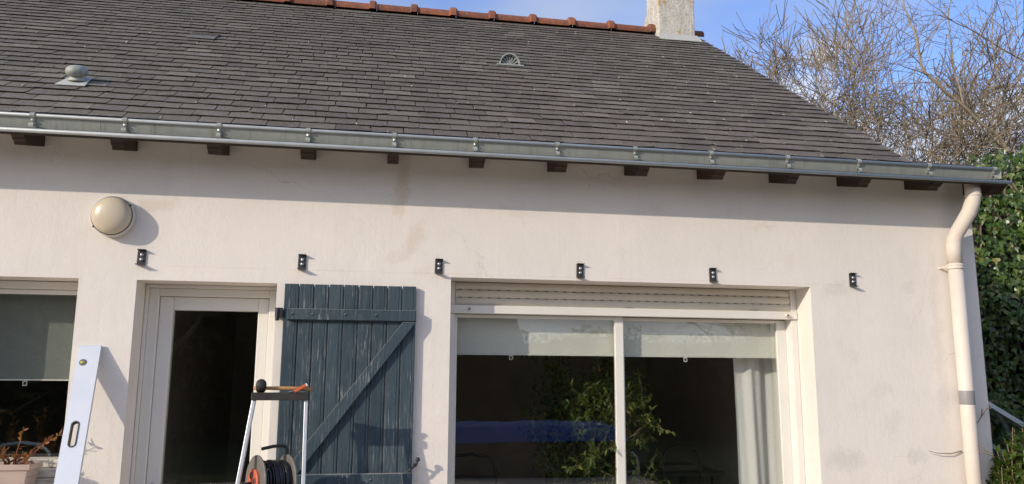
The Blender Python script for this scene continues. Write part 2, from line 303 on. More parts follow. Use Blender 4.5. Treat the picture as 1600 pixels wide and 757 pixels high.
# ---------------------------------------------------------------- mesh builder
class MB:
    def __init__(s): s.v = []; s.f = []; s.a = []
    def add(s, vs, fs, a=0.5):
        b = len(s.v); s.v += [tuple(x) for x in vs]; s.f += [tuple(b + i for i in f) for f in fs]; s.a += [a] * len(vs)
        return s
    def box(s, x0, x1, y0, y1, z0, z1, a=0.5):
        return s.add([(x0, y0, z0), (x1, y0, z0), (x1, y1, z0), (x0, y1, z0), (x0, y0, z1), (x1, y0, z1), (x1, y1, z1), (x0, y1, z1)],
                     [(0, 3, 2, 1), (4, 5, 6, 7), (0, 1, 5, 4), (1, 2, 6, 5), (2, 3, 7, 6), (3, 0, 4, 7)], a)
    def prism(s, poly, d, a=0.5):
        """closed polygon (list of 3d points) extruded along d"""
        n = len(poly); d = V(d); p = [V(q) for q in poly]
        return s.add(p + [q + d for q in p], [tuple(range(n - 1, -1, -1)), tuple(range(n, 2 * n))] + [(i, (i + 1) % n, n + (i + 1) % n, n + i) for i in range(n)], a)
    def tube(s, pts, rs, n=6, cap=True, a=0.5):
        pts = [V(p) for p in pts]
        if isinstance(rs, (int, float)): rs = [rs] * len(pts)
        b = len(s.v); ref = None
        for i, p in enumerate(pts):
            t = (pts[min(i + 1, len(pts) - 1)] - pts[max(i - 1, 0)])
            t = t.normalized() if t.length > 1e-9 else V((0, 0, 1))
            if ref is None: ref = t.orthogonal().normalized()
            ref = (ref - t * ref.dot(t)); ref = ref.normalized() if ref.length > 1e-6 else t.orthogonal().normalized()
            bi = t.cross(ref)
            for k in range(n):
                an = 2 * math.pi * k / n; s.v.append(tuple(p + (ref * math.cos(an) + bi * math.sin(an)) * rs[i])); s.a.append(a)
        for i in range(len(pts) - 1):
            for k in range(n):
                q = (k + 1) % n; s.f.append((b + i * n + k, b + i * n + q, b + (i + 1) * n + q, b + (i + 1) * n + k))
        if cap:
            s.f.append(tuple(b + k for k in range(n - 1, -1, -1))); e = b + (len(pts) - 1) * n; s.f.append(tuple(e + k for k in range(n)))
        return s
    def lathe(s, prof, o, axis, n=32, a=0.5):
        """profile [(r, h)] round axis through o"""
        o = V(o); ax = V(axis).normalized(); u = ax.orthogonal().normalized(); w2 = ax.cross(u); b = len(s.v)
        for r, h in prof:
            for k in range(n):
                an = 2 * math.pi * k / n; s.v.append(tuple(o + ax * h + (u * math.cos(an) + w2 * math.sin(an)) * r)); s.a.append(a)
        for i in range(len(prof) - 1):
            for k in range(n):
                q = (k + 1) % n; s.f.append((b + i * n + k, b + i * n + q, b + (i + 1) * n + q, b + (i + 1) * n + k))
        s.f.append(tuple(b + k for k in range(n - 1, -1, -1))); e = b + (len(prof) - 1) * n; s.f.append(tuple(e + k for k in range(n)))
        return s
    def mesh(s, name):
        me = bpy.data.meshes.new(name); me.from_pydata(s.v, [], s.f); me.update()
        at = me.attributes.new('rnd', 'FLOAT', 'POINT'); at.data.foreach_set('value', s.a)
        return me
    def build(s, name, mat, parent=None, smooth=False, bevel=0, fix=True):
        me = s.mesh(name)
        if fix:
            bm = bmesh.new(); bm.from_mesh(me); bmesh.ops.recalc_face_normals(bm, faces=bm.faces); bm.to_mesh(me); bm.free()
        return link(name, me, mat, parent, smooth, bevel)
def link(name, me, mat, parent=None, smooth=False, bevel=0):
    if mat is not None and not me.materials: me.materials.append(M[mat] if isinstance(mat, str) else mat)
    o = bpy.data.objects.new(name, me); COL.objects.link(o); o.parent = parent
    if smooth: me.polygons.foreach_set('use_smooth', [True] * len(me.polygons))
    if bevel:
        b = o.modifiers.new('bevel', 'BEVEL'); b.width = bevel; b.segments = 2; b.limit_method = 'ANGLE'; b.angle_limit = rad(40)
    return o
def tag(o, label=None, cat=None, group=None, kind=None):
    if label: o['label'] = label
    if cat: o['category'] = cat
    if group: o['group'] = group
    if kind: o['kind'] = kind
    return o
def thing(name, label, cat, loc=(0, 0, 0), group=None):
    o = bpy.data.objects.new(name, None); COL.objects.link(o); o.location = loc; o.empty_display_size = 0.1
    return tag(o, label, cat, group)
def under(root, mb):
    """shift a world-space builder into the local space of an unrotated Empty"""
    l = root.location; mb.v = [(x - l.x, y - l.y, z - l.z) for x, y, z in mb.v]; return mb

# ================================================================ SETTING
R1 = random.Random(7)
g = MB().box(-200, 200, -200, 200, -0.5, 0.0)
tag(g.build('ground', 'lawn'), kind='structure')
g = MB().box(-9.5, 4.45, -7.4, -0.02, 0.0, 0.03)
tag(g.build('terrace', 'paving'), kind='structure')

# ================================================================ HOUSE
house = thing('house', 'low white rendered house with slate roof and brown rafter tails under the eave', 'house', (0, 0, 0))
XL, XR, XW = -5.6, 3.85, 4.39           # left gable, verge, end of the front wall
P = rad(35); EY, EZ = -0.345, 3.013      # eave edge
RV = 4.85                                # slope length to the ridge
SV = V((0, math.cos(P), math.sin(P))); SN = V((0, -math.sin(P), math.cos(P))); E0 = V((0, EY, EZ))
def roof(u, v, h=0.0): return V((u, 0, 0)) + E0 + SV * v + SN * h
RY, RZ = roof(0, RV).y, roof(0, RV).z

# --- front wall with three openings and their reveals
WT = 0.32
OP = [(-2.60, -1.765, 0.92, 2.203), (-1.433, -0.602, 0.04, 2.202), (0.497, 3.048, 0.04, 2.270)]
def front_wall():
    bm = bmesh.new(); top = 3.185; cache = {}
    def vt(x, y, z):
        k = (round(x, 4), round(y, 4), round(z, 4))
        if k not in cache: cache[k] = bm.verts.new((x, y, z))
        return cache[k]
    xs = [XL, XW]; zs = [0.0, top]
    for a, b, c, d in OP: xs += [a, b]; zs += [c, d]
    x = XL
    while x < XW: xs.append(x); x += 0.9
    xs = sorted(set(round(q, 4) for q in xs)); zs = sorted(set(round(q, 4) for q in zs))
    def hole(i, j):
        cx = (xs[i] + xs[i + 1]) / 2; cz = (zs[j] + zs[j + 1]) / 2
        return any(a < cx < b and c < cz < d for a, b, c, d in OP)
    nx, nz_ = len(xs) - 1, len(zs) - 1
    solid = {(i, j): not hole(i, j) for i in range(nx) for j in range(nz_)}
    for (i, j), s in solid.items():
        if not s: continue
        x0, x1, z0, z1 = xs[i], xs[i + 1], zs[j], zs[j + 1]
        bm.faces.new([vt(x0, 0, z0), vt(x1, 0, z0), vt(x1, 0, z1), vt(x0, 0, z1)])
        bm.faces.new([vt(x0, WT, z0), vt(x0, WT, z1), vt(x1, WT, z1), vt(x1, WT, z0)])
        for di, dj, q in ((-1, 0, ((x0, z0), (x0, z1))), (1, 0, ((x1, z1), (x1, z0))), (0, -1, ((x1, z0), (x0, z0))), (0, 1, ((x0, z1), (x1, z1)))):
            if not solid.get((i + di, j + dj), False):
                (xa, za), (xb, zb) = q
                bm.faces.new([vt(xa, 0, za), vt(xb, 0, zb), vt(xb, WT, zb), vt(xa, WT, za)])
    bmesh.ops.recalc_face_normals(bm, faces=bm.faces)
    me = bpy.data.meshes.new('wall'); bm.to_mesh(me); bm.free()
    return me
fw = link('wall', front_wall(), 'plaster', house, bevel=0.007)
# chipped strip of bare brick along the free edge of the front wall
mb = MB(); z = 0.0
while z < 3.02:
    h = R1.uniform(0.05, 0.16); mb.box(XW + 0.001, XW + R1.uniform(0.006, 0.022), 0.015, WT - 0.02, z, min(z + h - 0.004, 3.02)); z += h
mb.build('bare_brick_edge', 'brick', fw)
# gables, back wall
def gable(x0, x1):
    zt = lambda y: EZ + (min(y, 2 * RY - y) - EY) * math.tan(P) - 0.06
    ys = [WT + 0.002, RY, 2 * RY]
    return MB().prism([(x0, WT + 0.002, 0), (x0, 2 * RY, 0), (x0, 2 * RY, zt(2 * RY) + 0.0), (x0, RY, zt(RY)), (x0, WT + 0.002, zt(WT))], (x1 - x0, 0, 0))
gable(3.48, 3.76).build('wall', 'plaster', house)
gable(XL, XL + 0.28).build('wall', 'plaster', house)
MB().box(XL + 0.29, 3.47, 2 * RY - 0.28, 2 * RY, 0, 2.9).build('wall', 'plaster', house)
# room
MB().box(XL + 0.3, 3.46, WT + 0.004, 4.6, 0.005, 0.05).build('room_floor', 'floor', house)
MB().box(XL + 0.3, 3.46, WT + 0.004, 4.6, 2.52, 2.60).build('room_ceiling', 'ceiling', house)
MB().box(XL + 0.3, 3.46, 4.45, 4.6, 0.052, 2.518).build('room_wall', 'innerwall', house)
MB().box(-0.20, -0.08, WT + 0.006, 4.44, 0.052, 2.518).build('room_wall', 'innerwall', house)
MB().box(3.36, 3.47, WT + 0.006, 4.44, 0.052, 2.518).build('room_wall', 'innerwall', house)
MB().box(-1.66, -1.55, WT + 0.006, 4.44, 0.052, 2.518).build('room_wall', 'innerwall', house)

# --- roof deck, back slope, eave extension
mb = MB()
mb.prism([roof(XL, 0.004, -0.002), roof(XL, RV, -0.002), roof(XL, RV, -0.03), roof(XL, 0.004, -0.03)], (XR - XL - 0.02, 0, 0))
mb.prism([roof(XR - 0.019, 0.004, -0.003), roof(XR - 0.019, 0.36, -0.003), roof(XR - 0.019, 0.36, -0.03), roof(XR - 0.019, 0.004, -0.03)], (XW + 0.05 - XR, 0, 0))
def back(u, v, h): p = roof(u, v, h); return V((p.x, 2 * RY - p.y, p.z))
mb.prism([back(XL, 0, 0.02), back(XL, RV - 0.004, 0.02), back(XL, RV - 0.004, -0.03), back(XL, 0, -0.03)], (XR - XL - 0.02, 0, 0))
roofo = mb.build('roof', 'deck', house)

# --- slates
EXPO, SW = 0.134, 0.212
RS = random.Random(21)
def slate_mesh(wd, var, rnd, lng=EXPO * 1.75, topcut=None):
    r = random.Random(var); n = 4; mb = MB(); t = 0.0042
    xs = [-wd / 2 + wd * k / n for k in range(n + 1)]
    bot = [r.uniform(-0.0035, 0.0035) for _ in xs]
    if r.random() < 0.25: bot[0 if r.random() < 0.5 else n] += r.uniform(0.006, 0.018)
    hb = 0.0215 + r.uniform(-0.001, 0.0015); tw = r.uniform(-0.0015, 0.0015)
    vs = []
    for k, x in enumerate(xs): vs.append((x, bot[k], hb + tw * (x / wd) * 2))
    for x in xs: vs.append((x, lng, 0.0050))
    for k, x in enumerate(xs): vs.append((x, bot[k] + 0.0015, hb - t + tw * (x / wd) * 2))
    for x in xs: vs.append((x, lng, 0.0010))
    m_ = n + 1; fs = []
    for k in range(n):
        fs.append((k, k + 1, m_ + k + 1, m_ + k)); fs.append((2 * m_ + k, k + 0, k + 1, 2 * m_ + k + 1)[::-1])
        fs.append((2 * m_ + k + 1, 2 * m_ + k, 3 * m_ + k, 3 * m_ + k + 1))
    fs.append((0, m_, 3 * m_, 2 * m_)); fs.append((n, 2 * m_ + n, 3 * m_ + n, m_ + n))
    return mb.add(vs, fs, rnd)
VENT = [(1.16, 2.60, 0.125, 0.11), (-2.05, 1.02, 0.10, 0.11)]
slots = []; ncourse = int((RV - 0.10) / EXPO)
for c in range(1, ncourse):
    v = 0.01 + c * EXPO; u = XL + 0.01 - (SW / 2 if c % 2 else 0) + RS.uniform(-0.012, 0.012); v_end = XR + RS.uniform(-0.012, 0.016)
    while u < v_end - 0.03:
        wd = SW + RS.uniform(-0.014, 0.014); wd2 = min(wd, v_end - u)
        if v_end - (u + wd) < 0.05: wd2 = v_end - u
        gap = RS.uniform(0.003, 0.0085)
        slots.append((c, u + wd2 / 2, v + RS.gauss(0, 0.0035), wd2 - gap, RS.random() ** 1.15)); u += max(wd2, 0.02)
def keep(u, v):
    if 3.27 < u < 3.73 and v > 4.62: return False
    return True
slots = [s for s in slots if keep(s[1], s[2])]
def in_view(s):
    p = to_px(roof(s[1], s[2] + 0.06, 0.01))
    return p and 0 <= p[0] <= 1600 and 0 <= p[1] <= 757 and s[2] > 0.30 + (0.0 if s[1] < 1 else 0.03)
vis = sorted([s for s in slots if in_view(s)], key=lambda s: to_px(roof(s[1], s[2], 0))[2] / (0.25 + 0.0 * s[2]))
ind = set(id(s) for s in vis[:300])
variants = [slate_mesh(SW, 100 + k, ((k * 0.618) % 1.0) ** 1.15).mesh('slate') for k in range(36)]
for me in variants: me.materials.append(M['slate'])
field = MB(); hooks = MB(); gap_off = 0.003
for s in slots:
    c, u, v, wd, rnd = s
    rz = RS.gauss(0, 0.006); lift = RS.uniform(0, 0.0022)
    if id(s) in ind:
        k = min(range(36), key=lambda k: abs(((k * 0.618) % 1.0) ** 1.15 - rnd))
        o = link('slate', variants[k], None, roofo)
        o.matrix_basis = Matrix.Translation(roof(u, v, lift)) @ Matrix.Rotation(P, 4, 'X') @ Matrix.Rotation(rz, 4, 'Z') @ Matrix.Diagonal((wd / SW, 1, 1, 1))
    else:
        sm = slate_mesh(wd, RS.randrange(10 ** 6), rnd); cr, sr = math.cos(rz), math.sin(rz)
        field.add([roof(u + x * cr - y * sr, v + x * sr + y * cr, h + lift) for x, y, h in sm.v], sm.f, rnd)
    # hooks and bits of lichen that sit in the joint above each slate
    if RS.random() < 0.60:
        x = u + (wd / 2 + gap_off if RS.random() < 0.8 else RS.uniform(-0.02, 0.02)); l = 0.012 + RS.random() ** 2.2 * 0.085; j = RS.uniform(-.006, .006); rr_ = RS.uniform(0.0018, 0.0046)
        hooks.tube([roof(x, v - 0.004 + RS.uniform(0, 0.03), 0.0240 + lift), roof(x + j * 0.5, v + l * 0.5, 0.0215 + lift), roof(x + j, v + l, 0.0175 + lift)], [rr_, rr_ * RS.uniform(0.7, 1.5), rr_ * 0.6], 4, True, RS.random())
tag(field.build('slate_field', 'slate', roofo), kind='stuff')
M['dulllead'] = simple('dull_lead', (0.15, 0.14, 0.12), (0.12, 0.115, 0.10), 14, 0.7, 0.1)
M['lead'] = simple('lead_flashing', (0.50, 0.50, 0.46), (0.42, 0.42, 0.38), 14, 0.6, 0.1)
gh = G('lichen_and_hooks'); M['hook'] = gh.fin(gh.ramp(gh.attr(), [(0.0, (0.16, 0.14, 0.115)), (0.5, (0.30, 0.265, 0.22)), (0.85, (0.46, 0.42, 0.35)), (1.0, (0.68, 0.64, 0.57))]), 0.8, None, 0, 0.3)
tag(hooks.build('slate_hooks', 'hook', roofo), kind='stuff')
# slipped slate gap: lead patch, with a dark plate above painting the slot's shadow
mb = MB().prism([roof(-1.70, 2.64, 0.0265), roof(-1.46, 2.64, 0.0265), roof(-1.46, 2.745, 0.0265), roof(-1.70, 2.745, 0.0265)], SN * 0.003)
mb.build('lead_patch', 'dulllead', roofo)
mb = MB().prism([roof(-1.69, 2.748, 0.0255), roof(-1.45, 2.748, 0.0255), roof(-1.45, 2.86, 0.0255), roof(-1.69, 2.86, 0.0255)], SN * 0.003)
mb.build('painted_slot_shade', 'deck', roofo)

# --- roof vents
rv = thing('mushroom_vent', 'grey mushroom shaped roof vent on a pale flashing, low on the left of the roof', 'roof vent', roof(-2.06, 1.02, 0.02))
SNL = SN
MB().prism([SV * -0.115 + V((-0.105, 0, 0)) + SN * 0.003, SV * -0.115 + V((0.085, 0, 0)) + SN * 0.003, SV * 0.09 + V((0.07, 0, 0)) + SN * 0.007, SV * 0.09 + V((-0.07, 0, 0)) + SN * 0.007], SN * 0.004).build('flashing', 'lead', rv)
MB().lathe([(0.062, 0.006), (0.042, 0.022), (0.036, 0.036), (0.034, 0.06)], (0, 0, 0), (SN + V((0, 0, 0.8))).normalized(), 20).build('neck', 'lead', rv, smooth=True)
vt_ = (SN + V((0, 0, 0.8))).normalized()
MB().lathe([(0.030, 0.036), (0.055, 0.038), (0.068, 0.052), (0.072, 0.068), (0.067, 0.086), (0.052, 0.101), (0.030, 0.110), (0.008, 0.113)], (0, 0, 0), vt_, 28).build('cap', 'zinc', rv, smooth=True)
lv2 = thing('half_round_vent', 'half round grey roof vent with a fan shaped grille, near the middle of the roof', 'roof vent', roof(1.165, 2.50, 0.02))
def hr(r0, a): return V((math.cos(a) * r0, 0, math.sin(a) * r0 * 1.22))
mb = MB(); n = 14; sec = []
for (r0, yy) in ((0.098, 0.0), (0.098, 0.16), (0.088, 0.16), (0.088, 0.0)): sec.append([hr(r0, math.pi * k / n) + V((0, yy, 0.0)) for k in range(n + 1)])
vs = [p for q in sec for p in q]; m_ = n + 1
fs = [(i * m_ + k, i * m_ + k + 1, ((i + 1) % 4) * m_ + k + 1, ((i + 1) % 4) * m_ + k) for i in range(4) for k in range(n)] + [(0, m_, 2 * m_, 3 * m_), (n, 3 * m_ + n, 2 * m_ + n, m_ + n)]
mb.add(vs, fs).build('hood', 'zinc', lv2, smooth=False)
mb = MB().prism([hr(0.087, math.pi * k / n) + V((0, 0.05, 0)) for k in range(n + 1)], (0, 0.01, 0)); mb.build('vent_back', 'black', lv2)
for k in range(9):
    a = math.pi * (k + 0.5) / 9; t_ = V((-math.sin(a), 0, math.cos(a)))
    MB().prism([hr(0.022, a) - t_ * 0.003 + V((0, 0.03, 0)), hr(0.022, a) + t_ * 0.003 + V((0, 0.03, 0)), hr(0.0875, a) + t_ * 0.009 + V((0, 0.03, 0)), hr(0.0875, a) - t_ * 0.009 + V((0, 0.03, 0))], (0, 0.008, 0)).build('grille_blade', 'zinc', lv2)
MB().prism([hr(0.024, math.pi * k / 8) + V((0, 0.026, 0)) for k in range(9)], (0, 0.014, 0)).build('grille_hub', 'zinc', lv2)
MB().box(-0.125, 0.125, -0.03, 0.04, -0.016, -0.001).build('sill_plate', 'zinc', lv2)
# --- ridge tiles
def ridge_tile(x0, x1, rnd, collar=True):
    mb = MB(); n = 10
    def ring(x, r, dz):
        pts = []
        for k in range(n + 1):
            a = rad(-8 + 196 * k / n); pts.append((x, RY - math.cos(a) * r * 1.08, RZ + dz + math.sin(a) * r))
        return pts
    sect = [(x0, 0.098, -0.012), (x1 - 0.09, 0.094, -0.012)] + ([(x1 - 0.085, 0.108, -0.01), (x1 - 0.075, 0.126, -0.008), (x1 - 0.02, 0.126, -0.008), (x1, 0.112, -0.01)] if collar else [(x1, 0.094, -0.012)])
    vs = []
    for q in sect: vs += ring(*q)
    for q in reversed(sect): vs += ring(q[0], q[1] - 0.016, q[2])
    m_ = n + 1; fs = []; ns = len(sect) * 2
    for i in range(ns):
        j = (i + 1) % ns
        for k in range(n): fs.append((i * m_ + k, i * m_ + k + 1, j * m_ + k + 1, j * m_ + k))
    return mb.add(vs, fs, rnd)
x = XL
knobs = [-5.32, -4.85, -4.38, -3.91, -3.44, -2.97, -2.50, -2.03, -1.54, -1.066, -0.599, -0.123, 0.35, 0.804, 1.262, 1.753, 2.227, 2.715, 3.235]
for k in knobs:
    ridge_tile(x, k + 0.045, RS.random()).build('ridge_tile', 'terracotta', roofo, smooth=False); x = k + 0.048
ridge_tile(3.745, 3.895, 0.2, False).build('ridge_tile', 'terracotta', roofo)

# --- rafter tails
for k in range(-9, 12):
    xr = 0.10 + 0.5415 * k - 0.004 * k * 0
    if xr < XL + 0.2: continue
    if k == 8: xr += 0.02
    xr += 0.0
    def rb(y, d): return V((0, y, EZ + (y - EY) * math.tan(P) - 0.034 - d))
    w2 = 0.037
    prof = [rb(-0.315, 0.0), V((0, -0.312, 3.000)), V((0, -0.283, 2.985)), V((0, -0.276, 2.972)), V((0, -0.255, 2.968)), V((0, -0.243, 2.950)), V((0, 0.03, 3.022)), rb(0.03, 0.0)]
    if xr + w2 > XW - 0.02: continue
    w2 += R1.uniform(-0.004, 0.004); xr += R1.uniform(-0.008, 0.008); prof = [V((0, p.y + (R1.uniform(-0.004, 0.004) if p.y < 0 else 0), p.z + (R1.uniform(-0.001, 0.005) if 0 < i_ < 6 else 0))) for i_, p in enumerate(prof)]
    mb = MB().prism([(xr - w2, p.y, p.z) for p in prof], (2 * w2, 0, 0)); mb.build('rafter', 'rafter', house, bevel=0.003)
mb = MB().prism([(4.335, -0.315, rb(-0.315, 0).z), (4.335, -0.312, 3.0), (4.335, -0.243, 2.95), (4.335, 0.0, 2.99), (4.335, 0.0, rb(0, 0).z)], (0.105, 0, 0)); mb.v = [(x, min(y, -0.003), z) for x, y, z in mb.v]
mb.build('rafter', 'rafter', house, bevel=0.003)

# --- chimney
cx0, cx1, cy0 = 3.262, 3.722, 3.40
zb = roof(0, 4.3).z
mb = MB().prism([(cx0, cy0, zb), (cx0, 4.12, zb), (cx0, 4.12, 5.93), (cx0, 3.98, 6.02), (cx0, 3.82, 6.14), (cx0, 3.80, 6.75), (cx0, cy0, 6.75)], (cx1 - cx0, 0, 0))
ch = mb.build('chimney', 'chimney', house, bevel=0.012)
MB().box(cx0 - 0.04, cx1 + 0.04, cy0 - 0.04, 3.84, 6.752, 6.82).build('chimney_cap', 'chimney', ch, bevel=0.01)
mb = MB().prism([roof(cx0 - 0.02, 4.50, 0.012), roof(cx1 + 0.06, 4.50, 0.012), roof(cx1 + 0.02, 4.60, 0.06), roof(cx0 - 0.005, 4.60, 0.06)], SN * 0.006)
mb.build('flashing', 'lead', ch)

# --- sliding window with roller shutter
yG = 0.27
mb = MB()
mb.prism([(0.4985, 0.237, 0.045), (0.545, 0.237, 0.045), (0.545, 0.237, 2.056), (3.000, 0.237, 2.056), (3.000, 0.237, 0.045), (3.0465, 0.237, 0.045), (3.0465, 0.237, 2.268), (0.4985, 0.237, 2.268)], (0, 0.062, 0))
win = mb.build('sliding_window', 'pvc', house, bevel=0.003)
for x0 in (0.499, 3.000):
    MB().box(x0, x0 + 0.046, 0.200, 0.2355, 0.045, 2.0505).build('guide', 'pvc', win, bevel=0.003)
    MB().box(x0, x0 + 0.046, 0.200, 0.2355, 2.1085, 2.268).build('guide', 'pvc', win, bevel=0.003)
sl_z = [2.267, 2.2143, 2.1616]
for i, zt in enumerate(sl_z):
    zb_ = zt - 0.052; pr = []
    for k in range(7):
        t = k / 6; pr.append((0.548, 0.212 - 0.011 * math.sin(math.pi * t) + 0.004 * (i == 0), zt - 0.0015 - (0.0505) * t))
    pr += [(0.548, 0.232, zb_), (0.548, 0.232, zt - 0.0015)]
    MB().prism(pr, (2.449, 0, 0)).build('shutter_slat', 'pvcold', win, smooth=False)
mb = MB()
for i, zt in enumerate(sl_z[:2]):
    x = 0.57
    while x < 2.95: mb.box(x, x + 0.024, 0.2085, 0.2125, zt - 0.0548, zt - 0.0516); x += 0.0665
tag(mb.build('shutter_slots', 'black', win), kind='stuff')
MB().box(0.502, 3.044, 0.185, 0.235, 2.052, 2.1075).build('bottom_rail', 'pvc', win, bevel=0.004)
for x in (0.640, 2.955):
    st = MB().lathe([(0.013, 0), (0.013, 0.02), (0.008, 0.024)], (x, 0.1855, 2.079), (0, -1, 0), 14).build('stopper', 'pvcold', win)
    MB().lathe([(0.006, 0), (0.006, 0.002)], (x, 0.1610, 2.079), (0, -1, 0), 12).build('stopper_hole', 'black', win)
def frame_rect(mb, x0, x1, z0, z1, y0, y1, wl, wr, wt, wb):
    mb.box(x0, x0 + wl, y0, y1, z0, z1); mb.box(x1 - wr, x1, y0, y1, z0, z1)
    mb.box(x0 + wl, x1 - wr, y0 + 0.001, y1 - 0.001, z1 - wt, z1); mb.box(x0 + wl, x1 - wr, y0 + 0.001, y1 - 0.001, z0, z0 + wb); return mb
frame_rect(MB(), 0.546, 1.742, 0.05, 2.05, 0.245, 0.282, 0.022, 0.060, 0.022, 0.07).build('sash', 'pvc', win, bevel=0.003)
frame_rect(MB(), 1.700, 2.999, 0.05, 2.05, 0.286, 0.318, 0.060, 0.072, 0.022, 0.07).build('sash', 'pvc', win, bevel=0.003)
MB().box(0.5685, 1.6815, 0.260, 0.264, 0.121, 2.0275).build('pane', 'glass', win)
MB().box(1.7605, 2.9265, 0.300, 0.304, 0.121, 2.0275).build('pane', 'glass', win)
MB().box(0.5, 3.045, 0.0, 0.31, 0.0405, 0.0498).build('threshold', 'lead', win)

# --- glazed door
mb = frame_rect(MB(), -1.431, -0.604, 0.045, 2.200, 0.20, 0.245, 0.020, 0.020, 0.022, 0.01)
frame_rect(mb, -1.4105, -0.6245, 0.055, 2.177, 0.215, 0.30, 0.062, 0.045, 0.050, 0.02)
door = mb.build('glazed_door', 'pvc', house, bevel=0.004)
frame_rect(MB(), -1.347, -0.671, 0.077, 2.125, 0.235, 0.305, 0.083, 0.068, 0.085, 0.16).build('door_leaf', 'pvc', door, bevel=0.006)
MB().box(-1.2635, -0.7395, 0.268, 0.272, 0.238, 2.0395).build('pane', 'glass', door)
mb = MB().tube([(-1.31, 0.235, 0.962), (-1.31, 0.17, 0.962), (-1.29, 0.165, 0.962), (-1.20, 0.165, 0.962)], 0.009, 8)
mb.build('door_handle', 'bolt', door, smooth=True)

# --- casement window on the left
mb = frame_rect(MB(), -2.598, -1.767, 1.00, 2.201, 0.21, 0.28, 0.03, 0.012, 0.075, 0.05)
mb.box(-2.59, -1.77, 0.19, 0.209, 2.150, 2.199); mb.box(-2.59, -1.77, 0.198, 0.209, 2.118, 2.147)
cas = mb.build('casement_window', 'pvc', house, bevel=0.004)
MB().box(-2.566, -1.781, 0.245, 0.249, 1.052, 2.124).build('pane', 'glass', cas)
mb = MB(); mb.box(-2.58, -1.775, 0.06, 0.208, 1.085, 1.135); mb.box(-2.58, -1.775, 0.04, 0.2, 1.03, 1.082); mb.box(-2.58, -1.775, 0.02, 0.2, 0.97, 1.027)
mb.build('lower_rail', 'flaky', cas, bevel=0.006)
MB().box(-2.66, -1.70, -0.30, -0.002, 0.86, 0.918).build('sill', 'plaster', cas, bevel=0.01)

# ================================================================ GUTTER
gut = thing('gutter', 'grey zinc gutter with two round beads running the length of the eave', 'gutter', (0, EY, EZ))
GX0, GX1 = XL - 0.05, 4.385
MB().tube([(GX0, 0, 0), (4.44, 0, 0)], 0.0130, 12).build('eave_bead', 'zincrod', gut, smooth=True)
gb = roof(0, 0.055, 0.0) - V((0, EY, EZ)); gd = (SN * 0.8 + V((0, 0, 0.35))).normalized()
def gp(x, h, t=0.0): return V((x, 0, 0)) + gb + gd * h + V((0, gd.z, -gd.y)) * t
segs = [GX0, -3.9, -1.62, 0.20, 2.15, GX1]
for i in range(len(segs) - 1):
    x0, x1 = segs[i] + 0.001, segs[i + 1] - 0.001
    MB().prism([gp(x0, -0.03), gp(x0, 0.068), gp(x0, 0.068, 0.004), gp(x0, -0.03, 0.004)], (x1 - x0, 0, 0)).build('trough_face', 'zinc', gut)
MB().prism([gp(GX0, -0.030, 0.005), gp(GX0, -0.010, 0.30), gp(GX0, -0.005, 0.30), gp(GX0, -0.024, 0.005)], (GX1 - GX0, 0, 0)).build('trough_floor', 'zinc', gut)
top = gp(0, 0.072)
MB().tube([(GX0, top.y, top.z), (GX1 - 0.02, top.y, top.z)], 0.0112, 12).build('top_bead', 'zincrod', gut, smooth=True)
for x in (-5.02, -4.52, -4.02, -3.51, -3.00, -2.49, -1.985, -1.483, -0.951, -0.429, 0.094, 0.602, 1.137, 1.661, 2.189, 2.741, 3.273, 3.813, 4.33):
    mb = MB(); w2 = 0.0130
    mb.prism([gp(x - w2, 0.0, -0.003), gp(x - w2, 0.064, -0.003), gp(x - w2, 0.064, -0.006), gp(x - w2, 0.0, -0.006)], (2 * w2, 0, 0))
    def strip(pts, mb=mb):
        n = len(pts); vs = []
        for i, (y, z) in enumerate(pts):
            a = pts[max(i - 1, 0)]; b = pts[min(i + 1, n - 1)]; ty, tz = b[0] - a[0], b[1] - a[1]; l = math.hypot(ty, tz); ny, nz2 = tz / l * 0.0016, -ty / l * 0.0016
            vs += [(x - w2, y + ny, z + nz2), (x + w2, y + ny, z + nz2), (x + w2, y - ny, z - nz2), (x - w2, y - ny, z - nz2)]
        fs = [(0, 1, 2, 3), tuple(4 * (n - 1) + q for q in (3, 2, 1, 0))]
        for i in range(n - 1):
            for q in range(4): fs.append((4 * i + q, 4 * i + (q + 1) % 4, 4 * i + 4 + (q + 1) % 4, 4 * i + 4 + q))
        mb.add(vs, fs)
    arc = lambda cy, cz, r, a0, a1, n=9: [(cy + r * math.cos(rad(a0 + (a1 - a0) * k / n)), cz + r * math.sin(rad(a0 + (a1 - a0) * k / n))) for k in range(n + 1)]
    strip(arc(top.y, top.z, 0.0155, 20, 250))
    lowc = gp(0, 0.014, -0.026)
    strip(arc(lowc.y, lowc.z, 0.0175, 50, 265))
    br = mb.build('gutter_bracket', 'zinc', gut)
    bo = gp(x, 0.044, -0.006); MB().lathe([(0.008, 0), (0.008, 0.006), (0.004, 0.009)], bo, (0, -gd.z, gd.y), 10).build('bolt', 'bolt', br)
MB().box(GX1 - 0.003, GX1, top.y - 0.002, 0.10, gb.z, top.z - 0.012).build('end_cap', 'zinc', gut)

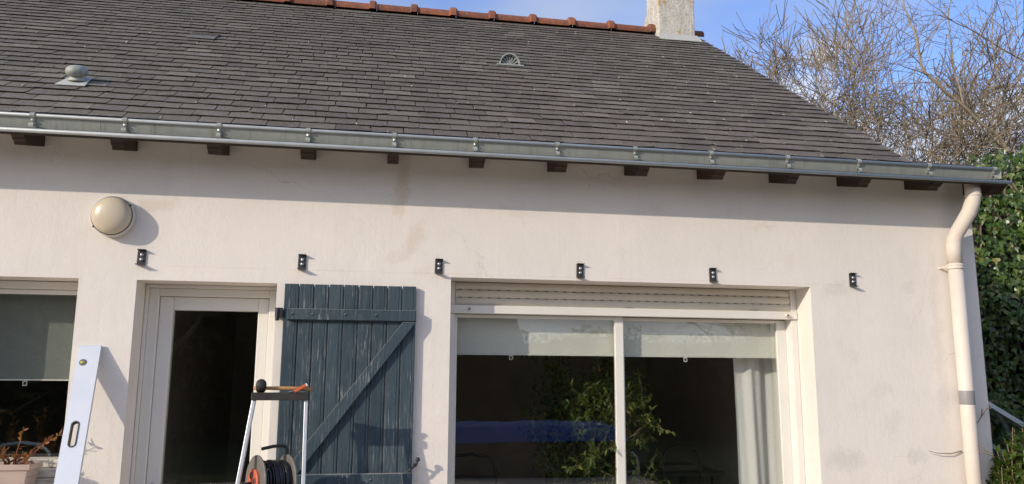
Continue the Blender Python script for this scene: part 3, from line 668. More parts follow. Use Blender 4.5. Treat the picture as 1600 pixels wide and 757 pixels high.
# ================================================================ DOWNPIPE
dp = thing('downpipe', 'cream painted round downpipe with swan neck bend and grey band at the wall end', 'downpipe', (4.15, -0.085, 0))
def loc(p): return V(p) - V((4.15, -0.085, 0))
path = [(4.222, -0.235, 3.03), (4.222, -0.235, 2.93), (4.215, -0.228, 2.88), (4.205, -0.205, 2.82), (4.185, -0.155, 2.745), (4.170, -0.115, 2.69), (4.158, -0.092, 2.64), (4.15, -0.085, 2.58), (4.15, -0.085, 2.46)]
MB().tube([loc(p) for p in path], 0.052, 24).build('swan_neck', 'pipe', dp, smooth=True)
MB().tube([loc((4.15, -0.085, 2.462)), loc((4.15, -0.085, 0.1))], 0.0495, 24).build('pipe', 'pipe', dp, smooth=True)
MB().lathe([(0.052, 0), (0.058, 0.004), (0.058, 0.010), (0.0545, 0.014), (0.0545, 0.022), (0.058, 0.026), (0.058, 0.032), (0.052, 0.036)], loc((4.15, -0.085, 2.415)), (0, 0, 1), 24).build('collar', 'pipe', dp, smooth=True)
MB().tube([loc((4.098, -0.07, 2.433)), loc((4.085, -0.03, 2.433)), loc((4.085, 0.0, 2.433))], 0.007, 6).build('collar_clip', 'pipe', dp)
MB().lathe([(0.0503, 0), (0.0508, 0.002), (0.0508, 0.095), (0.0503, 0.097)], loc((4.15, -0.085, 1.455)), (0, 0, 1), 24).build('band', 'tape', dp, smooth=True)
MB().lathe([(0.0525, 0), (0.0555, 0.004), (0.0555, 0.012), (0.0525, 0.016)], loc((4.222, -0.235, 2.925)), (0, 0, 1), 24).build('joint_ring', 'pipe', dp, smooth=True)

# ================================================================ WALL LAMP, WALL BRACKETS
lamp = thing('wall_lamp', 'round bulkhead wall lamp with yellowed opal glass, left of the front door', 'lamp', (-1.592, 0, 2.585))
MB().lathe([(0.122, -0.001), (0.126, -0.006), (0.126, -0.052), (0.120, -0.058)], (0, 0, 0), (0, 1, 0), 40).build('lamp_base', 'lampring', lamp, smooth=True)
MB().lathe([(0.1155, -0.0585), (0.1155, -0.064), (0.112, -0.078), (0.100, -0.094), (0.078, -0.107), (0.045, -0.115), (0.012, -0.117)], (0, 0, 0), (0, 1, 0), 40).build('lamp_glass', 'opal', lamp, smooth=True)
MB().lathe([(0.1195, -0.0582), (0.1195, -0.0625), (0.1158, -0.0625)], (0, 0, 0), (0, 1, 0), 40).build('gasket', 'black', lamp, smooth=True)
for a in (35, 215): MB().lathe([(0.007, 0), (0.007, 0.008), (0.003, 0.012)], (0.121 * math.cos(rad(a)), -0.05, 0.121 * math.sin(rad(a))), (0, -1, 0), 10).build('screw', 'black', lamp)

BRK = [(-1.416, 2.341, 'leftmost small black wall bracket, just below the round wall lamp'),
       (-0.455, 2.340, 'small black wall bracket above the top left corner of the blue shutter'),
       (0.414, 2.338, 'small black wall bracket between the blue shutter and the sliding window'),
       (1.366, 2.336, 'small black wall bracket above the left pane of the sliding window'),
       (2.315, 2.333, 'small black wall bracket above the right pane of the sliding window'),
       (3.377, 2.328, 'rightmost small black wall bracket, on bare wall past the sliding window')]
for i, (x, z, lab) in enumerate(BRK):
    t = thing('wall_bracket', lab, 'bracket', (x, 0, z), 'black brackets screwed in a row to the wall')
    t.rotation_euler.y = R1.uniform(-0.03, 0.03)
    MB().box(-0.025, 0.025, -0.008, -0.003, -0.044, 0.044).build('back_plate', 'anthracite', t, bevel=0.001)
    MB().box(-0.025, 0.025, -0.032, -0.003, 0.0445, 0.0485).build('top_flange', 'anthracite', t, bevel=0.001)
    MB().box(-0.025, 0.025, -0.046, -0.003, -0.0485, -0.0445).build('bottom_flange', 'anthracite', t, bevel=0.001)
    for dz in (0.016, -0.014):
        MB().lathe([(0.0105, 0), (0.0105, 0.003), (0.009, 0.009), (0.004, 0.011)], (0.001, -0.008, dz), (0, -1, 0), 12).build('bolt', 'bolt', t, smooth=True)

# ================================================================ SHUTTER
sh = thing('shutter', 'weathered blue grey ledged wooden shutter folded open against the wall beside the door', 'shutter', (-0.14, 0, 0.02))
sx0, sx1, zt_, zb_ = -0.553, 0.273, 2.198, 0.06
bw = (sx1 - sx0) / 9; RB = random.Random(4)
for i in range(9):
    x0 = sx0 + i * bw + 0.003; x1 = sx0 + (i + 1) * bw - 0.003; mb = MB(); zt2 = zt_ + RB.uniform(-0.0008, 0.0012)
    mid = x1 - 0.016
    pr = [(x0, -0.012), (x1, -0.012), (x1, -0.031), (x1 - 0.003, -0.0345), (mid + 0.003, -0.0345), (mid, -0.031), (mid - 0.003, -0.0345), (x0 + 0.004, -0.0345), (x0, -0.031)]
    mb.prism([(x, y, zb_) for x, y in pr], (0, 0, zt2 - zb_), RB.random()); under(sh, mb).build('board', 'paint', sh)
def ledge(z0, z1, name='rail'):
    pr = [(sx0 + 0.022, z0), (sx1 + 0.001, z0), (sx1 + 0.001, z1), (sx0 + 0.022, z1)]; mb = MB()
    yb, yf, c = -0.0352, -0.064, 0.010
    mb.add([(pr[0][0], yb, z0), (pr[1][0], yb, z0), (pr[1][0], yb, z1), (pr[0][0], yb, z1), (pr[0][0] + c, yf, z0 + c * .5), (pr[1][0] - c * .5, yf, z0 + c * .5), (pr[1][0] - c * .5, yf, z1 - c * .3), (pr[0][0] + c, yf, z1 - c * .3)],
           [(0, 3, 2, 1), (4, 5, 6, 7), (0, 1, 5, 4), (1, 2, 6, 5), (2, 3, 7, 6), (3, 0, 4, 7)], 0.4)
    o = under(sh, mb).build(name, 'paint', sh, bevel=0.003)
    for k, x in enumerate((-0.497, -0.372, -0.172, 0.020)):
        b = MB().lathe([(0.008, 0), (0.0075, 0.003), (0.004, 0.006)], (x, yf + 0.0005, (z0 + z1) / 2), (0, -1, 0), 10); under(sh, b).build('rivet', 'paint', o, smooth=True)
    return o
ledge(1.968, 2.044); ledge(0.962, 1.040); ledge(0.16, 0.235)
a0 = V((-0.463, 0, 1.0405)); a1 = V((0.236, 0, 1.9675)); dr = (a1 - a0).normalized(); pn = V((dr.z, 0, -dr.x)); hw = 0.037
bx = [(a0.x - hw / dr.z, a0.z), (a0.x + hw / dr.z, a0.z), (a1.x + hw / dr.z, a1.z), (a1.x - hw / dr.z, a1.z)]
bx[2] = (min(bx[2][0], sx1), bx[2][1])
mb = MB().prism([(x, -0.0352, z) for x, z in bx], (0, -0.0275, 0), 0.75); under(sh, mb).build('brace', 'paint', sh, bevel=0.003)
mb = MB(); mb.box(-0.60, -0.5535, -0.046, -0.012, 1.985, 2.045); mb.lathe([(0.013, 0), (0.013, 0.075)], (-0.586, -0.04, 1.965), (0, 0, 1), 12)
under(sh, mb).build('hinge', 'black', sh)
hold = MB().tube([(0.292, -0.001, 1.085), (0.292, -0.07, 1.085), (0.296, -0.078, 1.095), (0.304, -0.08, 1.12)], 0.008, 8)
hold.tube([(0.292, -0.075, 1.09), (0.262, -0.078, 1.062), (0.245, -0.078, 1.055)], 0.007, 8)
hold.lathe([(0.013, 0), (0.015, 0.01), (0.010, 0.022)], (0.304, -0.08, 1.112), (0, 0, 1), 10)
tag(hold.build('shutter_holder', 'black', None, smooth=True), 'small black iron catch holding the blue shutter at its lower right', 'shutter catch')

# ================================================================ SPIRIT LEVEL leaning on the wall
lv = thing('spirit_level', 'long silver aluminium spirit level leaning on the wall left of the door', 'spirit level', (-1.47, -0.75, 0.03))
top_ = V((-1.658, -0.012, 1.79)); bot_ = V((-1.545, -0.78, 0.045))
lz = (top_ - bot_).normalized(); lx = V((1, 0, 0)); lx = (lx - lz * lx.dot(lz)).normalized(); ly = lz.cross(lx); LL = (top_ - bot_).length
def lp(x, y, z): return bot_ + lx * x + ly * y + lz * z - lv.location
hwL, th = 0.061, 0.012
# plate with a slotted grip: built as a ring of quads round the slot
slot_c, slot_h, slot_w = LL - 0.545, 0.072, 0.017
def slot_pts(grow, n=8):
    pts = []
    for k in range(n + 1): a = rad(180 * k / n); pts.append(((slot_w + grow) * math.cos(a), slot_c + slot_h - slot_w + (slot_w + grow) * math.sin(a)))
    for k in range(n + 1): a = rad(180 + 180 * k / n); pts.append(((slot_w + grow) * math.cos(a), slot_c - slot_h + slot_w + (slot_w + grow) * math.sin(a)))
    return pts
off = -0.005
mb = MB()
def slab(mb, poly):
    mb.prism([lp(x, th, z) for x, z in poly], -ly * (2 * th))
gw = slot_w + 0.0055; za, zc = slot_c + slot_h - slot_w, slot_c - slot_h + slot_w
sp = [(x + off, z) for x, z in slot_pts(0.0055)]
slab(mb, [(-hwL, 0), (hwL, 0), (hwL, zc)] + list(reversed(sp[9:])) + [(-hwL, zc)])
slab(mb, [(-hwL, zc), (off - gw, zc), (off - gw, za), (-hwL, za)]); slab(mb, [(off + gw, zc), (hwL, zc), (hwL, za), (off + gw, za)])
slab(mb, [(-hwL, za)] + list(reversed(sp[:9])) + [(hwL, za), (hwL, LL), (-hwL, LL)])
mb.build('level_body', 'alulevel', lv)
def ringmesh(g0, g1, y0, y1):
    a = [(x + off, z) for x, z in slot_pts(g0)]; b = [(x + off, z) for x, z in slot_pts(g1)]; n = len(a)
    vs = [lp(x, y0, z) for x, z in a] + [lp(x, y0, z) for x, z in b] + [lp(x, y1, z) for x, z in a] + [lp(x, y1, z) for x, z in b]
    fs = []
    for i in range(n):
        j = (i + 1) % n; fs += [(i, j, n + j, n + i), (2 * n + i, 3 * n + i, 3 * n + j, 2 * n + j), (i, 2 * n + i, 2 * n + j, j), (n + i, n + j, 3 * n + j, 3 * n + i)]
    return MB().add(vs, fs)
ringmesh(-0.001, 0.0054, -th - 0.003, th + 0.003).build('grip_rim', 'rubber', lv)
nrm = -ly if (-ly).y < 0 else ly
vc = bot_ + lx * (-0.024) + lz * (LL - 0.105) - lv.location
vf = V(vc) + nrm * th
MB().lathe([(0.0205, 0), (0.0205, 0.003), (0.017, 0.003)], vf, nrm, 20).build('vial_ring', 'reelgrey', lv)
MB().tube([vf + nrm * 0.001 - lx * 0.013, vf + nrm * 0.001 + lx * 0.013], 0.0065, 10).build('vial', 'vial', lv, smooth=True)
MB().prism([lp(-hwL - .001, th + .001, LL), lp(hwL + .001, th + .001, LL), lp(hwL + .001, -th - .001, LL), lp(-hwL - .001, -th - .001, LL)], lz * 0.006).build('end_cap', 'alulevel', lv)

# ================================================================ STEPLADDER, MALLET, CUTTER, CABLE REEL
ld = thing('stepladder', 'small aluminium stepladder with a black tool tray, in front of the blue shutter', 'ladder', (-0.5, -0.42, 0.03))
def bar(mb, a, b, wx, wy):
    a, b = V(a), V(b); t = (b - a).normalized(); u = V((1, 0, 0)); u = (u - t * u.dot(t)).normalized(); q = t.cross(u)
    mb.prism([a + u * wx + q * wy, a - u * wx + q * wy, a - u * wx - q * wy, a + u * wx - q * wy], b - a); return mb
fl = [((-0.648, -0.42, 1.492), (-0.815, -0.62, 0.03)), ((-0.360, -0.42, 1.492), (-0.325, -0.62, 0.03))]
for a, b in fl:
    under(ld, bar(MB(), a, b, 0.0105, 0.016)).build('stile', 'alu', ld, bevel=0.003)
for a, b in (((-0.70, -0.40, 0.80), (-0.80, -0.06, 0.03)), ((-0.36, -0.40, 0.80), (-0.33, -0.06, 0.03))):
    under(ld, bar(MB(), a, b, 0.010, 0.014)).build('rear_leg', 'alu', ld, bevel=0.003)
mb = MB().box(-0.662, -0.346, -0.452, -0.388, 1.488, 1.532)
under(ld, mb).build('tool_tray', 'rubber', ld, bevel=0.004)
mb = MB().box(-0.715, -0.33, -0.50, -0.24, 0.832, 0.858); under(ld, mb).build('platform', 'rubber', ld, bevel=0.004)
for z in (0.56, 0.29):
    t = (1.492 - z) / 1.462; y = -0.42 - 0.2 * t; mb = MB().box(-0.648 - 0.167 * t + 0.012, -0.36 + 0.035 * t - 0.012, y - 0.04, y + 0.04, z, z + 0.025); under(ld, mb).build('step', 'alu', ld, bevel=0.003)

ml = thing('mallet', 'black rubber mallet with wooden handle lying on the stepladder tray', 'mallet', (-0.5, -0.42, 1.532))
mb = MB().tube([(-0.655, -0.424, 1.556), (-0.57, -0.422, 1.556), (-0.45, -0.42, 1.555), (-0.328, -0.418, 1.553)], [0.010, 0.0105, 0.0115, 0.0125], 12); under(ml, mb).build('handle', 'handlewood', ml, smooth=True)
mb = MB().lathe([(0.024, -0.048), (0.0285, -0.042), (0.030, -0.02), (0.0285, 0.0), (0.030, 0.02), (0.0285, 0.042), (0.024, 0.048)], (-0.613, -0.432, 1.5665), (0.10, -0.75, 0.28), 20); under(ml, mb).build('head', 'rubber', ml, smooth=True)
kn = thing('cutter_knife', 'orange snap blade cutter lying across the mallet handle', 'knife', (-0.40, -0.44, 1.54))
mb = MB(); bar(mb, (-0.425, -0.455, 1.538), (-0.365, -0.45, 1.574), 0.0085, 0.006); under(kn, mb).build('body', 'orange', kn, bevel=0.002)
mb = MB(); bar(mb, (-0.455, -0.458, 1.535), (-0.425, -0.455, 1.540), 0.0015, 0.006); under(kn, mb).build('blade', 'bolt', kn)
mb = MB(); bar(mb, (-0.3645, -0.45, 1.5745), (-0.357, -0.4495, 1.579), 0.008, 0.0055); under(kn, mb).build('end_cap', 'pvc', kn)

rl = thing('cable_reel', 'cable reel with black cable and coral socket disc on the stepladder platform', 'cable reel', (-0.53, -0.40, 0.86))
ax = V((-0.88, -0.475, 0.02)).normalized(); rc0 = V((-0.615, -0.455, 1.036)); RR = 0.150; wid = 0.175
def rp_(h, r, an):
    u = V((0, 0, 1)); u = (u - ax * u.dot(ax)).normalized(); q = ax.cross(u); return rc0 - ax * h + u * r * math.cos(an) + q * r * math.sin(an)
mb = MB().lathe([(RR - 0.006, 0.004), (RR, 0.0), (RR, -0.006), (RR - 0.006, -0.009)], rc0, ax, 40); under(rl, mb).build('flange', 'reelgrey', rl)
mb = MB().lathe([(RR - 0.006, 0.004), (RR, 0.0), (RR, -0.006), (RR - 0.006, -0.009)], rc0 - ax * wid, ax, 40); under(rl, mb).build('flange', 'reelgrey', rl)
mb = MB().lathe([(0.06, -0.01), (0.06, -wid + 0.001)], rc0, ax, 20); under(rl, mb).build('drum', 'rubber', rl)
mb = MB(); RC = random.Random(3)
for k in range(13):
    h = 0.017 + k * 0.0118; r = 0.112 + RC.uniform(-0.006, 0.006); jit = RC.uniform(-0.004, 0.004)
    mb.tube([rp_(h + jit * math.sin(2 * math.pi * i / 36), r + 0.002 * math.sin(5 * i + k), 2 * math.pi * i / 36) for i in range(37)], 0.0062, 6, False)
under(rl, mb).build('cable', 'cable', rl, smooth=True)
mb = MB().lathe([(0.078, 0.0045), (0.078, 0.016), (0.070, 0.020)], rc0, ax, 32); dsk = under(rl, mb).build('socket_disc', 'coral', rl)
for k in range(4):
    an = rad(20 + 90 * k); c = rp_(-0.0205, 0.042, an); mb = MB().lathe([(0.0215, 0), (0.0215, 0.0035), (0.017, 0.0035)], c, ax, 18); under(rl, mb).build('socket', 'coral', dsk)
    mb = MB().lathe([(0.0165, 0), (0.0165, 0.0042)], c, ax, 18); under(rl, mb).build('socket_hole', 'rubber', dsk)
mb = MB().tube([rp_(-0.024, 0.0, 0), rp_(-0.05, 0.01, 2.0), rp_(-0.075, 0.05, 2.4), rp_(-0.08, 0.12, 2.6), rp_(-0.07, 0.16, 2.7)], 0.0075, 8); under(rl, mb).build('plug_lead', 'cable', rl, smooth=True)
b0 = rp_(wid + 0.004, 0.138, 0.10)
mb = MB().tube([b0 + V((0.012, 0, -0.10)), b0, b0 + V((0.004, 0, 0.035)), b0 + V((-0.006, -0.003, 0.052)), b0 + V((-0.03, -0.01, 0.060)), b0 + V((-0.075, -0.03, 0.058)), b0 + V((-0.135, -0.055, 0.046))], 0.0095, 10); under(rl, mb).build('carry_handle', 'rubber', rl, smooth=True)

for o_, dy_ in ((ld, 0.035), (ml, 0.035), (kn, 0.035), (rl, 0.06)): o_.location.y += dy_
# ================================================================ PLANTER AND ITS PLANT
pl = thing('planter', 'beige plastic planter box on the sill of the left window', 'planter', (-2.10, -0.14, 0.918))
mb = MB(); zt2 = 1.128
x0, x1, y0, y1 = -2.48, -1.865, -0.185, -0.008
o_ = [(x0 + .02, y0 + .02, 0.92), (x1 - .035, y0 + .02, 0.92), (x1 - .035, y1 - .02, 0.92), (x0 + .02, y1 - .02, 0.92), (x0, y0, zt2), (x1, y0, zt2), (x1, y1, zt2), (x0, y1, zt2),
      (x0 + .01, y0 + .01, zt2), (x1 - .01, y0 + .01, zt2), (x1 - .01, y1 - .01, zt2), (x0 + .01, y1 - .01, zt2), (x0 + .02, y0 + .02, 1.05), (x1 - .02, y0 + .02, 1.05), (x1 - .02, y1 - .02, 1.05), (x0 + .02, y1 - .02, 1.05)]
fs = [(3, 2, 1, 0), (12, 13, 14, 15)]
for b in (0, 4, 8):
    for k in range(4): fs.append((b + k, b + (k + 1) % 4, b + 4 + (k + 1) % 4, b + 4 + k))
mb.add(o_, fs); under(pl, mb).build('box', 'pot', pl, bevel=0.004)
mb = MB().box(x0 - 0.006, x1 + 0.006, y0 - 0.006, y0 - 0.0005, zt2 - 0.03, zt2 + 0.001); mb.box(x1 + 0.0005, x1 + 0.006, y0 - 0.0004, y1 + 0.006, zt2 - 0.03, zt2 + 0.001); under(pl, mb).build('rim', 'pot', pl, bevel=0.002)
mb = MB().box(x0 + 0.012, x1 - 0.012, y0 + 0.012, y1 - 0.012, 1.055, 1.10); under(pl, mb).build('soil', 'soil', pl)

def leaf(mb, p, d, nrm, ln, wd, a, fold=0.25, lobes=False, curl=0.15):
    d = V(d).normalized(); nrm = V(nrm); s = d.cross(nrm)
    s = s.normalized() if s.length > 1e-5 else d.orthogonal().normalized(); n2 = s.cross(d)
    if lobes:
        pts = [(0, 0), (0.10, -0.42), (0.42, -0.52), (0.50, -0.28), (1.0, 0.0), (0.50, 0.28), (0.42, 0.52), (0.10, 0.42)]
        vs = [p + d * (x * ln) + s * (y * wd) + n2 * (abs(y) * wd * fold - x * x * curl * ln) for x, y in pts]
        mb.add(vs, [(0, 1, 2, 3), (0, 3, 4), (0, 4, 5), (0, 5, 6, 7)], a)
    else:
        q = [(0, 0), (0.33, -0.5), (0.7, -0.36), (1.0, 0), (0.7, 0.36), (0.33, 0.5), (0.5, 0)]
        vs = [p + d * (x * ln) + s * (y * wd) + n2 * (abs(y) * wd * fold - x * x * curl * ln) for x, y in q]
        mb.add(vs, [(0, 1, 2, 6), (6, 2, 3), (6, 3, 4), (0, 6, 4, 5)], a)
def rdir(r):
    z = r.uniform(-1, 1); a = r.uniform(0, 2 * math.pi); q = math.sqrt(1 - z * z); return V((q * math.cos(a), q * math.sin(a), z))

pt = thing('russet_plant', 'leggy plant with russet leaves growing in the beige planter', 'plant', (-2.05, -0.14, 1.10))
ms, mlf = MB(), MB(); r = random.Random(12)
stems = [(-1.955, (0.10, 0.02, 0.115)), (-1.945, (0.145, -0.02, 0.135)), (-1.965, (0.03, 0.0, 0.155)), (-2.00, (-0.03, 0, 0.09)), (-1.97, (0.05, -0.03, 0.06)), (-2.06, (-0.04, 0, 0.17)), (-2.10, (0.02, 0, 0.21)),
         (-2.14, (-0.03, 0.01, 0.12)), (-2.02, (0.07, -0.04, 0.05)), (-2.08, (0.03, -0.03, 0.04)), (-2.2, (-0.05, 0, 0.2)), (-2.28, (0.03, 0, 0.15)), (-2.35, (0.0, 0, 0.2)), (-1.93, (0.05, -0.05, 0.04)), (-1.99, (-0.01, -0.05, 0.05))]
for x, d in stems:
    d = V(d); p0 = V((x - 0.02, -0.075 + r.uniform(-0.03, 0.03), 1.09)); pts = [p0 + d * (k / 6) * 1.42 + V((0, 0, 0.018 * math.sin(k / 6 * math.pi))) + rdir(r) * 0.003 for k in range(7)]
    ms.tube(pts, [0.004 - 0.0004 * k for k in range(7)], 5)
    for k in range(1, 7):
        for q in range(2 if k < 6 else 3):
            dd = (d.normalized() * 0.7 + rdir(r)).normalized(); leaf(mlf, pts[k] + rdir(r) * 0.002, dd, rdir(r), r.uniform(0.026, 0.048), r.uniform(0.011, 0.018), r.random())
under(pt, ms).build('stems', 'redstem', pt); tag(under(pt, mlf).build('leaves', 'redleaf', pt, fix=False), kind='stuff')

# ================================================================ INSIDE THE ROOMS
def blind(x0, x1, y, z0, z1, mat, label, tabx):
    b = thing('roller_blind', label, 'blind', ((x0 + x1) / 2, y, z0), 'roller blinds behind the glass')
    mb = MB(); n = 24; vs = []; fs = []
    for k in range(n + 1):
        x = x0 + (x1 - x0) * k / n; dy = 0.0015 * math.sin(k * 1.3); vs += [(x, y + dy, z0), (x, y + dy, z1)]
    for k in range(n): fs.append((2 * k, 2 * k + 2, 2 * k + 3, 2 * k + 1))
    mb.add(vs, fs); under(b, mb).build('fabric', mat, b, fix=False)
    mb = MB().box(x0, x1, y - 0.006, y + 0.006, z0 - 0.010, z0 - 0.0005); under(b, mb).build('hem_bar', 'pvc', b)
    mb = MB(); mb.box(tabx - 0.013, tabx + 0.013, y - 0.009, y - 0.005, z0 - 0.018, z0 - 0.011); mb.box(tabx - 0.013, tabx - 0.008, y - 0.009, y - 0.005, z0 - 0.036, z0 - 0.0185); mb.box(tabx + 0.008, tabx + 0.013, y - 0.009, y - 0.005, z0 - 0.036, z0 - 0.0185); mb.box(tabx - 0.013, tabx + 0.013, y - 0.009, y - 0.005, z0 - 0.042, z0 - 0.0365)
    under(b, mb).build('pull', 'pvc', b)
blind(0.575, 1.715, 0.34, 1.788, 2.05, 'blind', 'pale roller blind lowered a little behind the left pane of the sliding window', 0.955)
blind(1.74, 3.02, 0.345, 1.786, 2.05, 'blind', 'pale roller blind lowered a little behind the right pane of the sliding window', 2.235)
blind(-2.66, -1.80, 0.335, 1.598, 2.18, 'blinddark', 'grey green roller blind half lowered behind the left window', -2.13)

cu = thing('curtain', 'white hanging curtain at the right end of the sliding window', 'curtain', (2.85, 0.45, 0.06))
mb = MB(); n = 90; x0, x1 = 2.665, 3.30; vs = []; fs = []
for k in range(n + 1):
    t = k / n; x = x0 + (x1 - x0) * t
    for j, z in enumerate((0.06, 0.7, 1.3, 1.9, 2.4)):
        vs.append((x + 0.01 * math.sin(j + 9 * t), 0.47 + 0.020 * math.sin(t * 19 + 0.4 * math.sin(t * 9)) + 0.007 * math.sin(t * 47 + 0.6 * j), z))
for k in range(n):
    for j in range(4): fs.append((5 * k + j, 5 * k + 5 + j, 5 * k + 6 + j, 5 * k + 1 + j))
mb.add(vs, fs); under(cu, mb).build('fabric', 'curtain', cu, smooth=True, fix=False)
mb = MB().tube([(0.4, 0.47, 2.415), (3.34, 0.47, 2.415)], 0.012, 8); under(cu, mb).build('curtain_rod', 'furniture', cu)

fg = thing('potted_fig', 'tall leafy potted fig standing inside behind the sliding window mullion', 'house plant', (1.74, 0.86, 0.05))
mb = MB().lathe([(0.13, 0.0), (0.17, 0.30), (0.18, 0.30), (0.18, 0.33), (0.165, 0.33), (0.16, 0.30)], (1.74, 0.86, 0.052), (0, 0, 1), 24); under(fg, mb).build('pot', 'pot', fg, smooth=False)
ms, mlf = MB(), MB(); r = random.Random(31)
def fig_branch(p, d, ln, rr, lev):
    n = 6; pts = [p]; dd = V(d).normalized()
    for k in range(n):
        dd = (dd + rdir(r) * 0.13 + V((0, 0, 0.05 if lev else 0.0))).normalized(); pts.append(pts[-1] + dd * ln / n)
    ms.tube(pts, [rr * (1 - 0.12 * k) for k in range(n + 1)], 5)
    if lev < 2:
        for k in range(2, n + 1):
            for q in range(2 if lev else 3): fig_branch(pts[k], dd * 0.7 + rdir(r) * 0.75 + V((0, 0, .1)), ln * r.uniform(0.35, 0.6), rr * 0.5, lev + 1)
    else:
        for k in range(1, n + 1):
            for _ in range(2): leaf(mlf, pts[k], dd * 0.4 + rdir(r) * 0.8 + V((0, 0, -0.45)), rdir(r) + V((0, 0, 1)), r.uniform(0.035, 0.062), r.uniform(0.014, 0.021), r.random() ** 1.3, curl=0.3)
for (dx, dy, dz, l) in ((0.05, 0.0, 1.0, 0.98), (-0.10, 0.05, 1.0, 0.88), (0.16, -0.05, 1.0, 0.9), (-0.02, 0.1, 1.0, 0.7), (0.02, -0.06, 1.0, 0.6)):
    fig_branch(V((1.74, 0.86, 0.36)), (dx - 0.16, dy, dz), l, 0.012, 0)
for (dx, dz, l) in ((-0.55, 1.0, 0.8), (-0.75, 0.95, 0.75), (-0.35, 1.0, 0.75)):   # bare shoots to the left
    p = V((1.66, 0.80, 0.60)); dd = V((dx, 0.05, dz)).normalized(); pts = [p]
    for k in range(8):
        dd = (dd + rdir(r) * 0.10).normalized(); pts.append(pts[-1] + dd * l / 8)
        if k > 2:
            e = (dd + rdir(r) * 0.8).normalized(); q = [pts[-1] + e * 0.09 * j + V((0, 0, -0.010 * j * j)) for j in range(4)]; ms.tube(q, 0.0018, 4)
    ms.tube(pts, [0.006 - 0.0006 * k for k in range(9)], 5)
under(fg, ms).build('stems', 'stem', fg); tag(under(fg, mlf).build('leaves', 'ficus', fg, fix=False), kind='stuff')

tb = thing('dining_table', 'dark dining table inside behind the right pane of the sliding window', 'table', (2.4, 2.2, 0.05))
MB().box(-0.75, 0.75, -0.45, 0.45, 0.72, 0.755).build('table_top', 'furniture', tb, bevel=0.005)
for sx in (-1, 1):
    for sy in (-1, 1): MB().box(sx * 0.68 - 0.03, sx * 0.68 + 0.03, sy * 0.38 - 0.03, sy * 0.38 + 0.03, 0.002, 0.718).build('leg', 'furniture', tb)
def chair(loc, rz, lab, mat):
    c = thing('chair', lab, 'chair', loc); c.rotation_euler.z = rz
    MB().box(-0.21, 0.21, -0.21, 0.21, 0.43, 0.46).build('seat', mat, c, bevel=0.006)
    for sx in (-1, 1):
        MB().tube([(sx * 0.19, -0.18, 0.002), (sx * 0.18, -0.17, 0.428)], 0.013, 8).build('leg', mat, c)
        MB().tube([(sx * 0.19, 0.20, 0.002), (sx * 0.18, 0.175, 0.428)], 0.013, 8).build('leg', mat, c)
    MB().tube([(-0.19, 0.20, 0.462), (-0.19, 0.225, 0.85), (-0.17, 0.232, 0.93), (-0.12, 0.236, 0.975), (0, 0.24, 0.99), (0.12, 0.236, 0.975), (0.17, 0.232, 0.93), (0.19, 0.225, 0.85), (0.19, 0.20, 0.462)], 0.012, 8).build('back_frame', mat, c, smooth=True)
    for z in (0.62, 0.78): MB().box(-0.18, 0.18, 0.212 + (z - .62) * .05, 0.226 + (z - .62) * .05, z, z + 0.05).build('back_slat', mat, c)
chair((0.85, 1.35, 0.05), rad(165), 'dark chair inside at the lower left of the sliding window', 'furniture')
chair((1.95, 1.50, 0.05), rad(200), 'grey chair inside just right of the potted fig', 'greyplastic')
chair((2.75, 1.45, 0.05), rad(10), 'dark chair inside near the white curtain', 'furniture')
chair((-2.20, 0.85, 0.20), rad(175), 'pale metal chair inside behind the russet plant', 'greyplastic')

# ================================================================ GREENERY AT THE RIGHT
iv = thing('ivy_hedge', 'tall mass of glossy green ivy past the right end of the house', 'ivy', (6.6, 2.4, 0))
mb, core = MB(), MB(); r = random.Random(77)
def ivy_surface(s, t):
    """s along the face 0..1 (left to right, wrapping to the left flank), t height 0..1"""
    x = 4.95 + 3.2 * s; y = 1.75 + 0.25 * math.sin(s * 7.0) + (0.9 * max(0, 0.30 - s) / 0.30) ** 1.0 - 0.35 * math.sin(min(t, 1) * 3.0)
    ss_ = min(1, max(0, (s - 0.24) / 0.22)); top = 3.0 + 1.02 * ss_ * ss_ * (3 - 2 * ss_) + 0.15 * math.sin(s * 23) + 0.10 * math.sin(s * 51 + 1)
    return V((x, y, 0.02 + t * top)), top
for i in range(17000):
    s = r.random(); t = r.random() ** 0.85; p, tp = ivy_surface(s, t)
    n = V((-0.35, -1, 0.25)); bump = 0.20 * (math.sin(p.x * 5.1 + p.z * 3.3) + math.sin(p.z * 6.7 - p.x * 2.2)) * 0.5
    p = p + V((0, -1, 0)) * (bump + r.gauss(0, 0.06)) + V((0, r.random() ** 2 * 0.55 if t > 0.9 else 0, (r.uniform(-0.05, 0.12) if t > .93 else 0)))
    nn = (n + rdir(r) * 0.75).normalized(); d = (V((r.uniform(-.7, .7), -0.3, -1)) + rdir(r) * 0.4).normalized()
    sz = r.uniform(0.036, 0.082); leaf(mb, p, d, nn, sz, sz * 0.95, r.random() ** 1.2, 0.22, True, 0.12)
for k in range(60):
    s = r.random(); pts = [ivy_surface(s + 0.02 * math.sin(j * 1.7 + k), j / 9 * 0.97)[0] + V((0, 0.16, 0)) for j in range(10)]; core.tube(pts, 0.012, 5)
tag(under(iv, mb).build('foliage', 'ivy', iv, fix=False), kind='stuff'); under(iv, core).build('stems', 'bark', iv)
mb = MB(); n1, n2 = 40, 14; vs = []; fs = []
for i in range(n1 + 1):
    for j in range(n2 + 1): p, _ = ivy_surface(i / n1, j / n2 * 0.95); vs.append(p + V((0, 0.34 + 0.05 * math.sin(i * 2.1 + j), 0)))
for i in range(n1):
    for j in range(n2): fs.append((i * (n2 + 1) + j, (i + 1) * (n2 + 1) + j, (i + 1) * (n2 + 1) + j + 1, i * (n2 + 1) + j + 1))
